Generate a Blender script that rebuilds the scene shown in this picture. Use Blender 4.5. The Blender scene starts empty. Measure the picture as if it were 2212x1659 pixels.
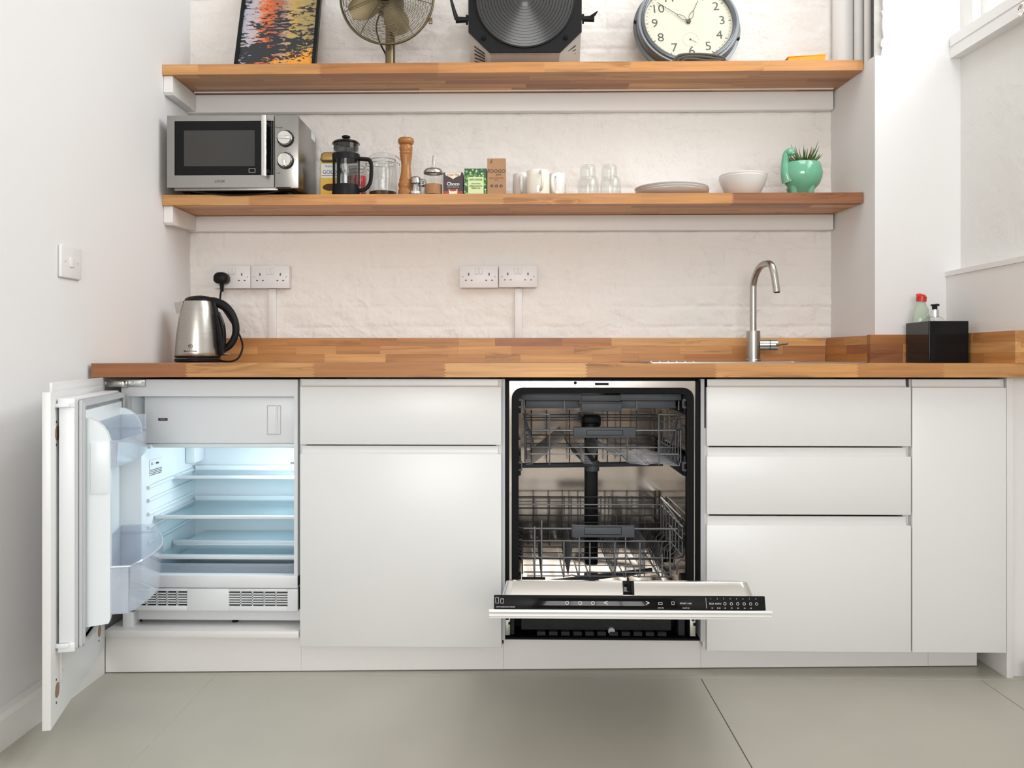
import bpy, bmesh, math, random
import numpy as np
from mathutils import Matrix, Vector

# ------------------------------------------------------------------ camera, world, light
scene = bpy.context.scene
F_PX, U0, V0, CAM_H = 1833.0, 1085.0, 775.0, 0.935
YAW = math.radians(1.1)
cam_data = bpy.data.cameras.new('camera')
cam = bpy.data.objects.new('camera', cam_data)
scene.collection.objects.link(cam)
cam_data.sensor_width = 36.0
cam_data.lens = F_PX / 2212 * 36.0
cam_data.shift_x = (1106 - U0) / 2212
cam_data.shift_y = (V0 - 829.5) / 2212
cam_data.clip_start = 0.02
cam.location = (0, 0, CAM_H)
cam.rotation_euler = (math.pi / 2, 0, YAW)
scene.camera = cam

vs = scene.view_settings
vs.view_transform = 'Standard'
vs.look = 'None'
vs.gamma = 1.0
vs.use_curve_mapping = False
vs.exposure = -0.67

world = bpy.data.worlds.new('overcast_sky')
scene.world = world
world.use_nodes = True
bg = world.node_tree.nodes['Background']
bg.inputs['Color'].default_value = (0.93, 0.97, 1.0, 1)
bg.inputs['Strength'].default_value = 2.0


def area_light(name, loc, rot, sx, sy, watts, col):
    d = bpy.data.lights.new(name, 'AREA')
    d.shape = 'RECTANGLE'
    d.size, d.size_y, d.energy, d.color = sx, sy, watts, col
    o = bpy.data.objects.new(name, d)
    o.location, o.rotation_euler = loc, rot
    scene.collection.objects.link(o)
    return o


# daylight falling through the window in the right wall and the windows behind the viewer
area_light('right_window_daylight', (1.95, 1.75, 2.62), (0, math.radians(78), 0), 1.0, 2.1, 70, (0.95, 0.98, 1.0))
area_light('rear_window_daylight', (0.1, -3.62, 1.70), (math.radians(90), 0, 0), 2.4, 1.5, 195, (1.0, 0.99, 0.97))
area_light('added_overhead_light', (0.95, 1.75, 3.285), (0, 0, 0), 0.9, 1.5, 30, (0.96, 0.98, 1.0))  # added overhead light, brightens column front and floor; its roof opening is unseen

# ------------------------------------------------------------------ helpers
COL = scene.collection
PINV = {}


def P(u, v, Y):
    """point of the place that the photograph shows at (u, v), at distance Y in front of the viewer"""
    s, c = math.sin(YAW), math.cos(YAW)
    a, b = (u - U0) / F_PX, -(v - V0) / F_PX
    t = Y / (c + a * s)
    return Vector((t * (-s + a * c), Y, CAM_H + t * b))


def px(u, Y):
    return P(u, V0, Y).x


def pz(v, Y, u=1100):
    return P(u, v, Y).z


class MB:
    def __init__(self):
        self.bm = bmesh.new()

    def _add(self, tmp, M=None):
        if M is not None:
            bmesh.ops.transform(tmp, matrix=M, verts=tmp.verts)
        me = bpy.data.meshes.new('tmp')
        tmp.to_mesh(me)
        tmp.free()
        self.bm.from_mesh(me)
        bpy.data.meshes.remove(me)
        return self

    def raw(self, verts, faces, M=None):
        tmp = bmesh.new()
        vv = [tmp.verts.new(v) for v in verts]
        for f in faces:
            try:
                tmp.faces.new([vv[i] for i in f])
            except ValueError:
                pass
        return self._add(tmp, M)

    def box(self, x0, x1, y0, y1, z0, z1, bev=0.0, seg=2, M=None):
        tmp = bmesh.new()
        vv = [tmp.verts.new((x, y, z)) for x in (x0, x1) for y in (y0, y1) for z in (z0, z1)]
        for f in ((0, 1, 3, 2), (4, 6, 7, 5), (0, 4, 5, 1), (2, 3, 7, 6), (0, 2, 6, 4), (1, 5, 7, 3)):
            tmp.faces.new([vv[i] for i in f])
        if bev > 0:
            bmesh.ops.bevel(tmp, geom=tmp.edges[:], offset=bev, segments=seg, affect='EDGES', profile=0.5)
        return self._add(tmp, M)

    def prism(self, poly, axis, a0, a1, bev=0.0, M=None):
        tmp = bmesh.new()
        def pt(p, a):
            return {'x': (a, p[0], p[1]), 'y': (p[0], a, p[1]), 'z': (p[0], p[1], a)}[axis]
        A = [tmp.verts.new(pt(p, a0)) for p in poly]
        B = [tmp.verts.new(pt(p, a1)) for p in poly]
        tmp.faces.new(A)
        tmp.faces.new(B)
        n = len(poly)
        for i in range(n):
            tmp.faces.new((A[i], A[(i + 1) % n], B[(i + 1) % n], B[i]))
        if bev > 0:
            ed = [e for e in tmp.edges if len(e.link_faces) == 2 and e.calc_face_angle(0) > 0.5]
            bmesh.ops.recalc_face_normals(tmp, faces=tmp.faces[:])
            bmesh.ops.bevel(tmp, geom=ed, offset=bev, segments=2, affect='EDGES', profile=0.5)
        return self._add(tmp, M)

    def loft(self, rings, closed=True, cap0=True, cap1=True, M=None):
        tmp = bmesh.new()
        R = [[tmp.verts.new(p) for p in r] for r in rings]
        n = len(rings[0])
        for a, b in zip(R, R[1:]):
            for i in range(n if closed else n - 1):
                tmp.faces.new((a[i], a[(i + 1) % n], b[(i + 1) % n], b[i]))
        if cap0:
            tmp.faces.new(R[0])
        if cap1:
            tmp.faces.new(R[-1])
        return self._add(tmp, M)

    def frame(self, outer, inner, axis, a0, a1, M=None):
        """flat ring between two outlines of equal point count, with depth"""
        def pt(p, a):
            return {'x': (a, p[0], p[1]), 'y': (p[0], a, p[1]), 'z': (p[0], p[1], a)}[axis]
        n = len(outer)
        V = [pt(p, a0) for p in outer] + [pt(p, a0) for p in inner] + [pt(p, a1) for p in outer] + [pt(p, a1) for p in inner]
        Fc = []
        for i in range(n):
            j = (i + 1) % n
            Fc += [(i, j, n + j, n + i), (2 * n + i, 2 * n + j, 3 * n + j, 3 * n + i),
                   (i, j, 2 * n + j, 2 * n + i), (n + i, n + j, 3 * n + j, 3 * n + i)]
        return self.raw(V, Fc, M)

    def cyl(self, p0, p1, r0, r1=None, n=24, M=None):
        r1 = r0 if r1 is None else r1
        p0, p1 = Vector(p0), Vector(p1)
        q = (p1 - p0).to_track_quat('Z', 'Y')
        ra, rb = [], []
        for i in range(n):
            a = 2 * math.pi * i / n
            v = q @ Vector((math.cos(a), math.sin(a), 0))
            ra.append(p0 + v * r0)
            rb.append(p1 + v * r1)
        return self.loft([ra, rb], M=M)

    def tube(self, pts, r, n=8, closed=False, M=None, flat=1.0):
        pts = [Vector(p) for p in pts]
        m = len(pts)
        rr = r if isinstance(r, (list, tuple)) else [r] * m
        rings = []
        up = None
        for i in range(m):
            if closed:
                t = pts[(i + 1) % m] - pts[i - 1]
            else:
                t = pts[min(i + 1, m - 1)] - pts[max(i - 1, 0)]
            if t.length < 1e-9:
                t = Vector((0, 0, 1))
            t.normalize()
            if up is None:
                up = t.orthogonal().normalized()
            up = (up - t * up.dot(t))
            up = up.normalized() if up.length > 1e-6 else t.orthogonal().normalized()
            w = t.cross(up)
            rings.append([pts[i] + (up * math.cos(2 * math.pi * k / n) + w * math.sin(2 * math.pi * k / n) * flat) * rr[i] for k in range(n)])
        if closed:
            tmp = bmesh.new()
            R = [[tmp.verts.new(p) for p in q] for q in rings]
            for i in range(m):
                a, b = R[i], R[(i + 1) % m]
                for k in range(n):
                    tmp.faces.new((a[k], a[(k + 1) % n], b[(k + 1) % n], b[k]))
            return self._add(tmp, M)
        return self.loft(rings, M=M)

    def lathe(self, prof, c=(0, 0, 0), n=40, M=None, closed=False, sx=1.0, sy=1.0):
        """prof: list of (radius, height)"""
        tmp = bmesh.new()
        R = []
        for (r, z) in prof:
            if r <= 1e-6:
                R.append([tmp.verts.new((c[0], c[1], c[2] + z))])
            else:
                R.append([tmp.verts.new((c[0] + r * sx * math.cos(2 * math.pi * k / n), c[1] + r * sy * math.sin(2 * math.pi * k / n), c[2] + z)) for k in range(n)])
        pairs = list(zip(R, R[1:]))
        if closed:
            pairs.append((R[-1], R[0]))
        for a, b in pairs:
            for k in range(n):
                k2 = (k + 1) % n
                if len(a) == 1 and len(b) == 1:
                    break
                if len(a) == 1:
                    tmp.faces.new((a[0], b[k2], b[k]))
                elif len(b) == 1:
                    tmp.faces.new((a[k], a[k2], b[0]))
                else:
                    tmp.faces.new((a[k], a[k2], b[k2], b[k]))
        return self._add(tmp, M)

    def ball(self, c, rx, ry=None, rz=None, n=20, M=None):
        ry = rx if ry is None else ry
        rz = rx if rz is None else rz
        m = n // 2
        prof = [(math.sin(math.pi * i / m), -math.cos(math.pi * i / m) * rz) for i in range(m + 1)]
        prof[0] = (0, -rz)
        prof[-1] = (0, rz)
        return self.lathe([(r, z) for r, z in prof], c, n, M, sx=rx, sy=ry)


def obj(name, mb, mat, parent=None, kind=None, label=None, angle=32):
    bm = mb.bm
    bmesh.ops.recalc_face_normals(bm, faces=bm.faces[:])
    me = bpy.data.meshes.new(name)
    bm.to_mesh(me)
    bm.free()
    me.shade_smooth()
    me.set_sharp_from_angle(angle=math.radians(angle))
    if mat is not None:
        me.materials.append(mat)
    return link(name, me, parent, kind, label)


def link(name, me, parent=None, kind=None, label=None):
    o = bpy.data.objects.new(name, me)
    COL.objects.link(o)
    if parent is not None:
        o.parent = parent
        if parent.name in PINV:
            o.matrix_parent_inverse = PINV[parent.name]
    if kind:
        o['kind'] = kind
    if label:
        o['label'] = label
    return o


def thing(name, label, cat, loc, group=None):
    o = bpy.data.objects.new(name, None)
    COL.objects.link(o)
    o.empty_display_size = 0.03
    o.location = loc
    PINV[o.name] = Matrix.Translation(loc).inverted()
    o['label'] = label
    o['category'] = cat
    if group:
        o['group'] = group
    return o


def tag(o, label, cat, group=None):
    o['label'] = label
    o['category'] = cat
    if group:
        o['group'] = group
    return o


def setting(name, loc=(0, 0, 0)):
    o = bpy.data.objects.new(name, None)
    COL.objects.link(o)
    o.empty_display_size = 0.03
    o.location = loc
    PINV[o.name] = Matrix.Translation(loc).inverted()
    o['kind'] = 'structure'
    return o


def text(s, size, mat, parent, origin, xd=(1, 0, 0), yd=(0, 0, 1), align='CENTER', depth=0.0003, stretch=1.0, name='lettering', bold=0.0, kind=None):
    cu = bpy.data.curves.new('lettering', 'FONT')
    cu.body = s
    cu.size = size
    cu.align_x = align
    cu.align_y = 'CENTER'
    cu.extrude = depth
    cu.offset = bold * size
    cu.resolution_u = 3
    tmp = bpy.data.objects.new('lettering_source', cu)
    me = bpy.data.meshes.new_from_object(tmp)
    bpy.data.objects.remove(tmp)
    bpy.data.curves.remove(cu)
    xd, yd = Vector(xd).normalized(), Vector(yd).normalized()
    zd = xd.cross(yd)
    M = Matrix(((xd.x * stretch, yd.x, zd.x, origin[0]), (xd.y * stretch, yd.y, zd.y, origin[1]), (xd.z * stretch, yd.z, zd.z, origin[2]), (0, 0, 0, 1)))
    me.transform(M)
    me.materials.clear()
    me.materials.append(mat)
    me.name = name
    return link(name, me, parent, kind)


def rrect(x0, x1, y0, y1, r, n=6):
    out = []
    for cx, cy, a0 in ((x1 - r, y1 - r, 0), (x0 + r, y1 - r, 90), (x0 + r, y0 + r, 180), (x1 - r, y0 + r, 270)):
        for i in range(n + 1):
            a = math.radians(a0 + 90 * i / n)
            out.append((cx + r * math.cos(a), cy + r * math.sin(a)))
    return out


def circle(cx, cy, r, n=32):
    return [(cx + r * math.cos(2 * math.pi * i / n), cy + r * math.sin(2 * math.pi * i / n)) for i in range(n)]


def smooth(pts, per=6, closed=False):
    """Catmull-Rom through the points"""
    pts = [Vector(p) for p in pts]
    n = len(pts)
    out = []
    rng = range(n) if closed else range(n - 1)
    for i in rng:
        if closed:
            p0, p1, p2, p3 = pts[i - 1], pts[i], pts[(i + 1) % n], pts[(i + 2) % n]
        else:
            p0, p1, p2, p3 = pts[max(i - 1, 0)], pts[i], pts[i + 1], pts[min(i + 2, n - 1)]
        for k in range(per):
            t = k / per
            out.append(0.5 * ((2 * p1) + (p2 - p0) * t + (2 * p0 - 5 * p1 + 4 * p2 - p3) * t * t + (3 * p1 - p0 - 3 * p2 + p3) * t ** 3))
    if not closed:
        out.append(pts[-1])
    return out


# ------------------------------------------------------------------ materials
def srgb(r, g, b):
    def f(c):
        c /= 255.0
        return c / 12.92 if c <= 0.04045 else ((c + 0.055) / 1.055) ** 2.4
    return (f(r), f(g), f(b))


def mat(name, col, rough=0.5, metal=0.0, spec=0.5, coat=0.0, bump=None, aniso=0.0, var=None, sheen=0.0):
    """bump: (scale, strength, distance); var: (scale, amount) mild colour unevenness"""
    m = bpy.data.materials.new(name)
    m.use_nodes = True
    nt = m.node_tree
    b = nt.nodes['Principled BSDF']
    b.inputs['Base Color'].default_value = (*col, 1)
    b.inputs['Roughness'].default_value = rough
    b.inputs['Metallic'].default_value = metal
    b.inputs['Specular IOR Level'].default_value = spec
    b.inputs['Coat Weight'].default_value = coat
    b.inputs['Sheen Weight'].default_value = sheen
    b.inputs['Anisotropic'].default_value = aniso
    if bump or var:
        g = nt.nodes.new('ShaderNodeNewGeometry')
    if bump:
        sc, st, dist = bump
        n = nt.nodes.new('ShaderNodeTexNoise')
        n.inputs['Scale'].default_value = sc
        n.inputs['Detail'].default_value = 6
        bp = nt.nodes.new('ShaderNodeBump')
        bp.inputs['Strength'].default_value = st
        bp.inputs['Distance'].default_value = dist
        nt.links.new(g.outputs['Position'], n.inputs['Vector'])
        nt.links.new(n.outputs['Fac'], bp.inputs['Height'])
        nt.links.new(bp.outputs['Normal'], b.inputs['Normal'])
    if var:
        n2 = nt.nodes.new('ShaderNodeTexNoise')
        n2.inputs['Scale'].default_value = var[0]
        n2.inputs['Detail'].default_value = 5
        r = nt.nodes.new('ShaderNodeMapRange')
        r.inputs['To Min'].default_value = 1 - var[1]
        r.inputs['To Max'].default_value = 1 + var[1]
        mx = nt.nodes.new('ShaderNodeMix')
        mx.data_type = 'RGBA'
        mx.blend_type = 'MULTIPLY'
        mx.inputs['Factor'].default_value = 1
        mx.inputs['A'].default_value = (*col, 1)
        nt.links.new(g.outputs['Position'], n2.inputs['Vector'])
        nt.links.new(n2.outputs['Fac'], r.inputs['Value'])
        nt.links.new(r.outputs['Result'], mx.inputs['B'])
        nt.links.new(mx.outputs['Result'], b.inputs['Base Color'])
    return m


def clear_mat(name, tint=(0.97, 0.98, 0.98), refl=1.0, rough=0.02, diff=None, dfac=0.0):
    """thin clear glass or plastic: passes light, mirrors at grazing angles, optional milky share"""
    m = bpy.data.materials.new(name)
    m.use_nodes = True
    nt = m.node_tree
    nt.nodes.remove(nt.nodes['Principled BSDF'])
    out = nt.nodes['Material Output']
    tr = nt.nodes.new('ShaderNodeBsdfTransparent')
    tr.inputs['Color'].default_value = (*tint, 1)
    gl = nt.nodes.new('ShaderNodeBsdfGlossy')
    gl.inputs['Roughness'].default_value = rough
    fr = nt.nodes.new('ShaderNodeLayerWeight')
    fr.inputs['Blend'].default_value = 0.5
    pw = nt.nodes.new('ShaderNodeMath')
    pw.operation = 'POWER'
    pw.inputs[1].default_value = 4.0
    mu = nt.nodes.new('ShaderNodeMath')
    mu.operation = 'MULTIPLY_ADD'
    mu.inputs[1].default_value = 0.75 * refl
    mu.inputs[2].default_value = 0.035 * refl
    mx = nt.nodes.new('ShaderNodeMixShader')
    nt.links.new(fr.outputs['Facing'], pw.inputs[0])
    nt.links.new(pw.outputs[0], mu.inputs[0])
    nt.links.new(mu.outputs[0], mx.inputs[0])
    base = tr.outputs[0]
    if diff:
        df = nt.nodes.new('ShaderNodeBsdfDiffuse')
        df.inputs['Color'].default_value = (*diff, 1)
        m2 = nt.nodes.new('ShaderNodeMixShader')
        m2.inputs[0].default_value = dfac
        nt.links.new(tr.outputs[0], m2.inputs[1])
        nt.links.new(df.outputs[0], m2.inputs[2])
        base = m2.outputs[0]
    nt.links.new(base, mx.inputs[1])
    nt.links.new(gl.outputs[0], mx.inputs[2])
    nt.links.new(mx.outputs[0], out.inputs['Surface'])
    return m


def wood_mat(name, axis):
    """oiled beech stave: own tint from the stave, grain along the given axis"""
    m = bpy.data.materials.new(name)
    m.use_nodes = True
    nt = m.node_tree
    L = nt.links.new
    b = nt.nodes['Principled BSDF']
    oi = nt.nodes.new('ShaderNodeObjectInfo')
    g = nt.nodes.new('ShaderNodeNewGeometry')
    mp = nt.nodes.new('ShaderNodeMapping')
    mp.inputs['Scale'].default_value = {'x': (2.5, 55, 55), 'y': (55, 2.5, 55)}[axis]
    L(g.outputs['Position'], mp.inputs['Vector'])
    w = nt.nodes.new('ShaderNodeMath')
    w.operation = 'MULTIPLY'
    w.inputs[1].default_value = 60
    L(oi.outputs['Random'], w.inputs[0])
    n1 = nt.nodes.new('ShaderNodeTexNoise')
    n1.noise_dimensions = '4D'
    n1.inputs['Scale'].default_value = 1
    n1.inputs['Detail'].default_value = 5
    n1.inputs['Roughness'].default_value = 0.6
    n1.inputs['Distortion'].default_value = 0.6
    L(mp.outputs[0], n1.inputs['Vector'])
    L(w.outputs[0], n1.inputs['W'])
    r1 = nt.nodes.new('ShaderNodeMapRange')
    r1.inputs['From Min'].default_value = 0.3
    r1.inputs['From Max'].default_value = 0.7
    r1.inputs['To Min'].default_value = 0.70
    r1.inputs['To Max'].default_value = 1.12
    L(n1.outputs['Fac'], r1.inputs['Value'])
    mp2 = nt.nodes.new('ShaderNodeMapping')
    mp2.inputs['Scale'].default_value = {'x': (1.6, 16, 16), 'y': (16, 1.6, 16)}[axis]
    L(g.outputs['Position'], mp2.inputs['Vector'])
    n2 = nt.nodes.new('ShaderNodeTexNoise')
    n2.noise_dimensions = '4D'
    n2.inputs['Scale'].default_value = 1
    n2.inputs['Detail'].default_value = 2
    n2.inputs['Distortion'].default_value = 1.5
    L(mp2.outputs[0], n2.inputs['Vector'])
    L(w.outputs[0], n2.inputs['W'])
    cr = nt.nodes.new('ShaderNodeValToRGB')
    e = cr.color_ramp.elements
    e[0].position, e[0].color = 0.30, (0.62, 0.56, 0.5, 1)
    e[1].position, e[1].color = 0.40, (1, 1, 1, 1)
    k = cr.color_ramp.elements.new(0.335)
    k.color = (1, 1, 1, 1)
    k = cr.color_ramp.elements.new(0.345)
    k.color = (0.72, 0.66, 0.6, 1)
    L(n2.outputs['Fac'], cr.inputs['Fac'])
    m1 = nt.nodes.new('ShaderNodeMix')
    m1.data_type, m1.blend_type = 'RGBA', 'MULTIPLY'
    m1.inputs['Factor'].default_value = 1
    L(oi.outputs['Color'], m1.inputs['A'])
    L(r1.outputs['Result'], m1.inputs['B'])
    m2 = nt.nodes.new('ShaderNodeMix')
    m2.data_type, m2.blend_type = 'RGBA', 'MULTIPLY'
    m2.inputs['Factor'].default_value = 1
    L(m1.outputs['Result'], m2.inputs['A'])
    L(cr.outputs['Color'], m2.inputs['B'])
    L(m2.outputs['Result'], b.inputs['Base Color'])
    b.inputs['Roughness'].default_value = 0.38
    b.inputs['Specular IOR Level'].default_value = 0.4
    return m


def rough_wall_mat(name, col, strength=0.55):
    m = mat(name, col, 0.75, spec=0.25)
    nt = m.node_tree
    L = nt.links.new
    b = nt.nodes['Principled BSDF']
    g = nt.nodes.new('ShaderNodeNewGeometry')
    prev = None
    for sc, dist, det in ((9, 0.012, 5), (38, 0.0040, 5)):
        n = nt.nodes.new('ShaderNodeTexNoise')
        n.inputs['Scale'].default_value = sc
        n.inputs['Detail'].default_value = det
        n.inputs['Distortion'].default_value = 0.8
        L(g.outputs['Position'], n.inputs['Vector'])
        bp = nt.nodes.new('ShaderNodeBump')
        bp.inputs['Strength'].default_value = strength
        bp.inputs['Distance'].default_value = dist
        L(n.outputs['Fac'], bp.inputs['Height'])
        if prev:
            L(prev.outputs['Normal'], bp.inputs['Normal'])
        prev = bp
    n = nt.nodes.new('ShaderNodeTexNoise')
    n.inputs['Scale'].default_value = 13
    n.inputs['Detail'].default_value = 3
    n.inputs['Distortion'].default_value = 1.6
    L(g.outputs['Position'], n.inputs['Vector'])
    ab = nt.nodes.new('ShaderNodeMath')
    ab.operation = 'SUBTRACT'
    ab.inputs[1].default_value = 0.5
    L(n.outputs['Fac'], ab.inputs[0])
    a2 = nt.nodes.new('ShaderNodeMath')
    a2.operation = 'ABSOLUTE'
    L(ab.outputs[0], a2.inputs[0])
    rg = nt.nodes.new('ShaderNodeMapRange')
    rg.interpolation_type = 'SMOOTHSTEP'
    rg.inputs['From Min'].default_value = 0.0
    rg.inputs['From Max'].default_value = 0.035
    rg.inputs['To Min'].default_value = 1.0
    rg.inputs['To Max'].default_value = 0.0
    L(a2.outputs[0], rg.inputs['Value'])
    n3 = nt.nodes.new('ShaderNodeTexNoise')
    n3.inputs['Scale'].default_value = 6
    L(g.outputs['Position'], n3.inputs['Vector'])
    mk = nt.nodes.new('ShaderNodeMapRange')
    mk.inputs['From Min'].default_value = 0.50
    mk.inputs['From Max'].default_value = 0.64
    L(n3.outputs['Fac'], mk.inputs['Value'])
    pr = nt.nodes.new('ShaderNodeMath')
    pr.operation = 'MULTIPLY'
    L(rg.outputs['Result'], pr.inputs[0])
    L(mk.outputs['Result'], pr.inputs[1])
    bp = nt.nodes.new('ShaderNodeBump')
    bp.inputs['Strength'].default_value = strength * 0.6
    bp.inputs['Distance'].default_value = 0.0026
    L(pr.outputs[0], bp.inputs['Height'])
    L(prev.outputs['Normal'], bp.inputs['Normal'])
    L(bp.outputs['Normal'], b.inputs['Normal'])
    return m


def brushed(name, col, rough=0.3, scale=(3, 3, 220)):
    m = mat(name, col, rough, 1.0)
    nt = m.node_tree
    L = nt.links.new
    b = nt.nodes['Principled BSDF']
    g = nt.nodes.new('ShaderNodeNewGeometry')
    mp = nt.nodes.new('ShaderNodeMapping')
    mp.inputs['Scale'].default_value = scale
    n = nt.nodes.new('ShaderNodeTexNoise')
    n.inputs['Scale'].default_value = 1
    n.inputs['Detail'].default_value = 3
    r = nt.nodes.new('ShaderNodeMapRange')
    r.inputs['To Min'].default_value = rough * 0.8
    r.inputs['To Max'].default_value = rough * 1.3
    L(g.outputs['Position'], mp.inputs['Vector'])
    L(mp.outputs[0], n.inputs['Vector'])
    L(n.outputs['Fac'], r.inputs['Value'])
    L(r.outputs['Result'], b.inputs['Roughness'])
    return m


W = {}
W['brick'] = rough_wall_mat('painted_brick', (0.86, 0.825, 0.79), 0.7)
W['plaster'] = mat('smooth_white_plaster', (0.80, 0.79, 0.785), 0.7, spec=0.25, bump=(14, 0.12, 0.01))
W['rough_plaster'] = rough_wall_mat('rough_white_plaster', (0.78, 0.77, 0.74), 0.4)
W['trim'] = mat('white_gloss_paint', (0.80, 0.79, 0.77), 0.35, bump=(60, 0.08, 0.002))
W['board'] = mat('white_painted_board', (0.82, 0.80, 0.785), 0.4, bump=(25, 0.05, 0.003))
W['front'] = mat('white_satin_front', (0.80, 0.80, 0.795), 0.32)
W['carcass'] = mat('white_carcass', (0.72, 0.72, 0.70), 0.45)
W['floor'] = mat('grey_painted_floor', (0.46, 0.435, 0.37), 0.42, bump=(18, 0.12, 0.004), var=(3.5, 0.10))
W['bare_plaster'] = mat('bare_grey_plaster', (0.46, 0.44, 0.41), 0.85, bump=(60, 0.4, 0.004), var=(20, 0.15))
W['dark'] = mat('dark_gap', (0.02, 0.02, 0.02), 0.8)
W['wood_x'] = wood_mat('oiled_beech', 'x')
W['wood_y'] = wood_mat('oiled_beech_crosswise', 'y')
W['steel'] = brushed('brushed_steel', (0.48, 0.46, 0.43), 0.28)
W['steel_h'] = brushed('brushed_steel_sideways', (0.34, 0.33, 0.315), 0.30, (220, 220, 3))
W['polished'] = mat('polished_steel', (0.72, 0.70, 0.67), 0.16, 1.0)
W['tub'] = mat('tub_steel', (0.52, 0.475, 0.43), 0.13, 1.0)
W['chrome'] = mat('chrome', (0.8, 0.8, 0.8), 0.08, 1.0)
W['zinc'] = mat('zinc_plated', (0.62, 0.64, 0.60), 0.3, 1.0)
W['black'] = mat('black_plastic', (0.009, 0.009, 0.010), 0.42, spec=0.18)
W['black_rough'] = mat('worn_black_plastic', (0.03, 0.03, 0.032), 0.65, spec=0.25, bump=(90, 0.4, 0.002), var=(25, 0.35))
W['rubber'] = mat('black_rubber', (0.005, 0.005, 0.006), 0.5, spec=0.12)
W['gloss_black'] = mat('gloss_black', (0.005, 0.005, 0.006), 0.06, spec=0.22)
W['grey_plastic'] = mat('slate_grey_plastic', (0.07, 0.077, 0.09), 0.45, spec=0.3)
W['wire'] = mat('grey_coated_wire', (0.20, 0.205, 0.22), 0.28, 0.6)
W['white_plastic'] = mat('white_plastic', (0.78, 0.765, 0.77), 0.35)
W['fridge'] = mat('fridge_white', (0.80, 0.82, 0.84), 0.35)
W['gasket'] = mat('grey_gasket', (0.52, 0.53, 0.55), 0.5)
W['liner'] = mat('fridge_liner', (0.80, 0.86, 0.89), 0.3)
W['shelf_glass'] = clear_mat('fridge_shelf_glass', (0.80, 0.90, 0.93), 1.0, 0.03, (0.55, 0.72, 0.78), 0.22)
W['bin'] = clear_mat('clear_blue_bin', (0.95, 0.97, 1.0), 1.0, 0.08, (0.80, 0.85, 0.93), 0.28)
W['glass'] = clear_mat('clear_glass', (0.978, 0.985, 0.982), 1.0, 0.01)
W['tinted'] = clear_mat('smoked_glass', (0.35, 0.36, 0.36), 1.0, 0.02)
W['pane'] = clear_mat('window_pane', (0.98, 0.99, 0.99), 1.0, 0.0)
W['mug'] = mat('cream_glaze', (0.83, 0.80, 0.70), 0.12, coat=0.3)
W['white_glaze'] = mat('white_glaze', (0.82, 0.81, 0.78), 0.15, coat=0.3)
W['plate'] = mat('stoneware', (0.74, 0.71, 0.68), 0.3)
W['green_glaze'] = mat('mint_green_glaze', (0.15, 0.43, 0.27), 0.13, coat=0.5, var=(30, 0.08))
W['leaf'] = mat('succulent_leaf', (0.06, 0.13, 0.025), 0.4, var=(60, 0.4))
W['leaf_brown'] = mat('dry_leaf', (0.36, 0.15, 0.075), 0.5, var=(60, 0.3))
W['soil'] = mat('soil', (0.04, 0.028, 0.02), 0.9, bump=(200, 0.8, 0.004))
W['mill'] = mat('oak_mill', (0.36, 0.145, 0.036), 0.28, var=(40, 0.18))
W['brass'] = mat('antique_brass', (0.19, 0.15, 0.085), 0.33, 1.0)
W['brass_dark'] = mat('dark_brass_wire', (0.11, 0.09, 0.055), 0.4, 0.8)
W['gunmetal'] = mat('clock_grey_metal', (0.17, 0.18, 0.19), 0.38, 0.6, var=(20, 0.15))
W['dial'] = mat('cream_dial', (0.60, 0.565, 0.45), 0.55, var=(8, 0.05))
W['ink'] = mat('dark_ink', (0.06, 0.055, 0.05), 0.5)
W['soft_ink'] = mat('grey_ink', (0.45, 0.43, 0.37), 0.6)
W['white_ink'] = mat('white_print', (0.75, 0.75, 0.75), 0.5)
W['taupe'] = mat('taupe_metal', (0.46, 0.42, 0.385), 0.4, 0.25, var=(15, 0.1))
W['lens'] = mat('ribbed_lens_glass', (0.05, 0.05, 0.049), 0.2, spec=0.35)
W['knit'] = mat('brown_grey_knit', (0.085, 0.072, 0.06), 0.95, bump=(260, 0.9, 0.004), sheen=0.3)
W['orange'] = mat('orange_plastic', (0.90, 0.33, 0.015), 0.35)
W['red'] = mat('red_plastic', (0.62, 0.02, 0.015), 0.3)
W['gold_lid'] = mat('gold_lid', (0.46, 0.31, 0.10), 0.35, 0.5)
W['coffee'] = mat('coffee_granules', (0.09, 0.04, 0.02), 0.8, bump=(350, 1, 0.003), var=(300, 0.5))
W['sugar'] = mat('brown_sugar', (0.40, 0.20, 0.085), 0.8, bump=(400, 1, 0.002), var=(300, 0.35))
W['paper_yellow'] = mat('yellow_label', (0.78, 0.47, 0.06), 0.5)
W['paper_cream'] = mat('cream_label', (0.80, 0.74, 0.58), 0.5)
W['paper_lime'] = mat('pale_green_label', (0.62, 0.72, 0.38), 0.5)
W['choco'] = mat('dark_brown_card', (0.045, 0.022, 0.026), 0.45)
W['choco_red'] = mat('rust_red_print', (0.34, 0.045, 0.03), 0.5)
W['kraft'] = mat('kraft_card', (0.40, 0.22, 0.11), 0.7, var=(60, 0.08))
W['green_ink'] = mat('green_print', (0.05, 0.15, 0.04), 0.5)
W['soap'] = clear_mat('pale_green_bottle', (0.88, 0.95, 0.88), 0.9, 0.05, (0.66, 0.74, 0.62), 0.5)
W['chipboard'] = mat('chipboard', (0.30, 0.19, 0.11), 0.9, bump=(300, 0.8, 0.002), var=(150, 0.5))
W['sticker'] = mat('white_sticker', (0.80, 0.84, 0.85), 0.5)
W['mdf'] = mat('raw_mdf_edge', (0.34, 0.27, 0.17), 0.8)
W['rear_brick'] = mat('bare_brown_brick', (0.36, 0.26, 0.19), 0.8, bump=(12, 0.5, 0.01), var=(6, 0.3))


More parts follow.
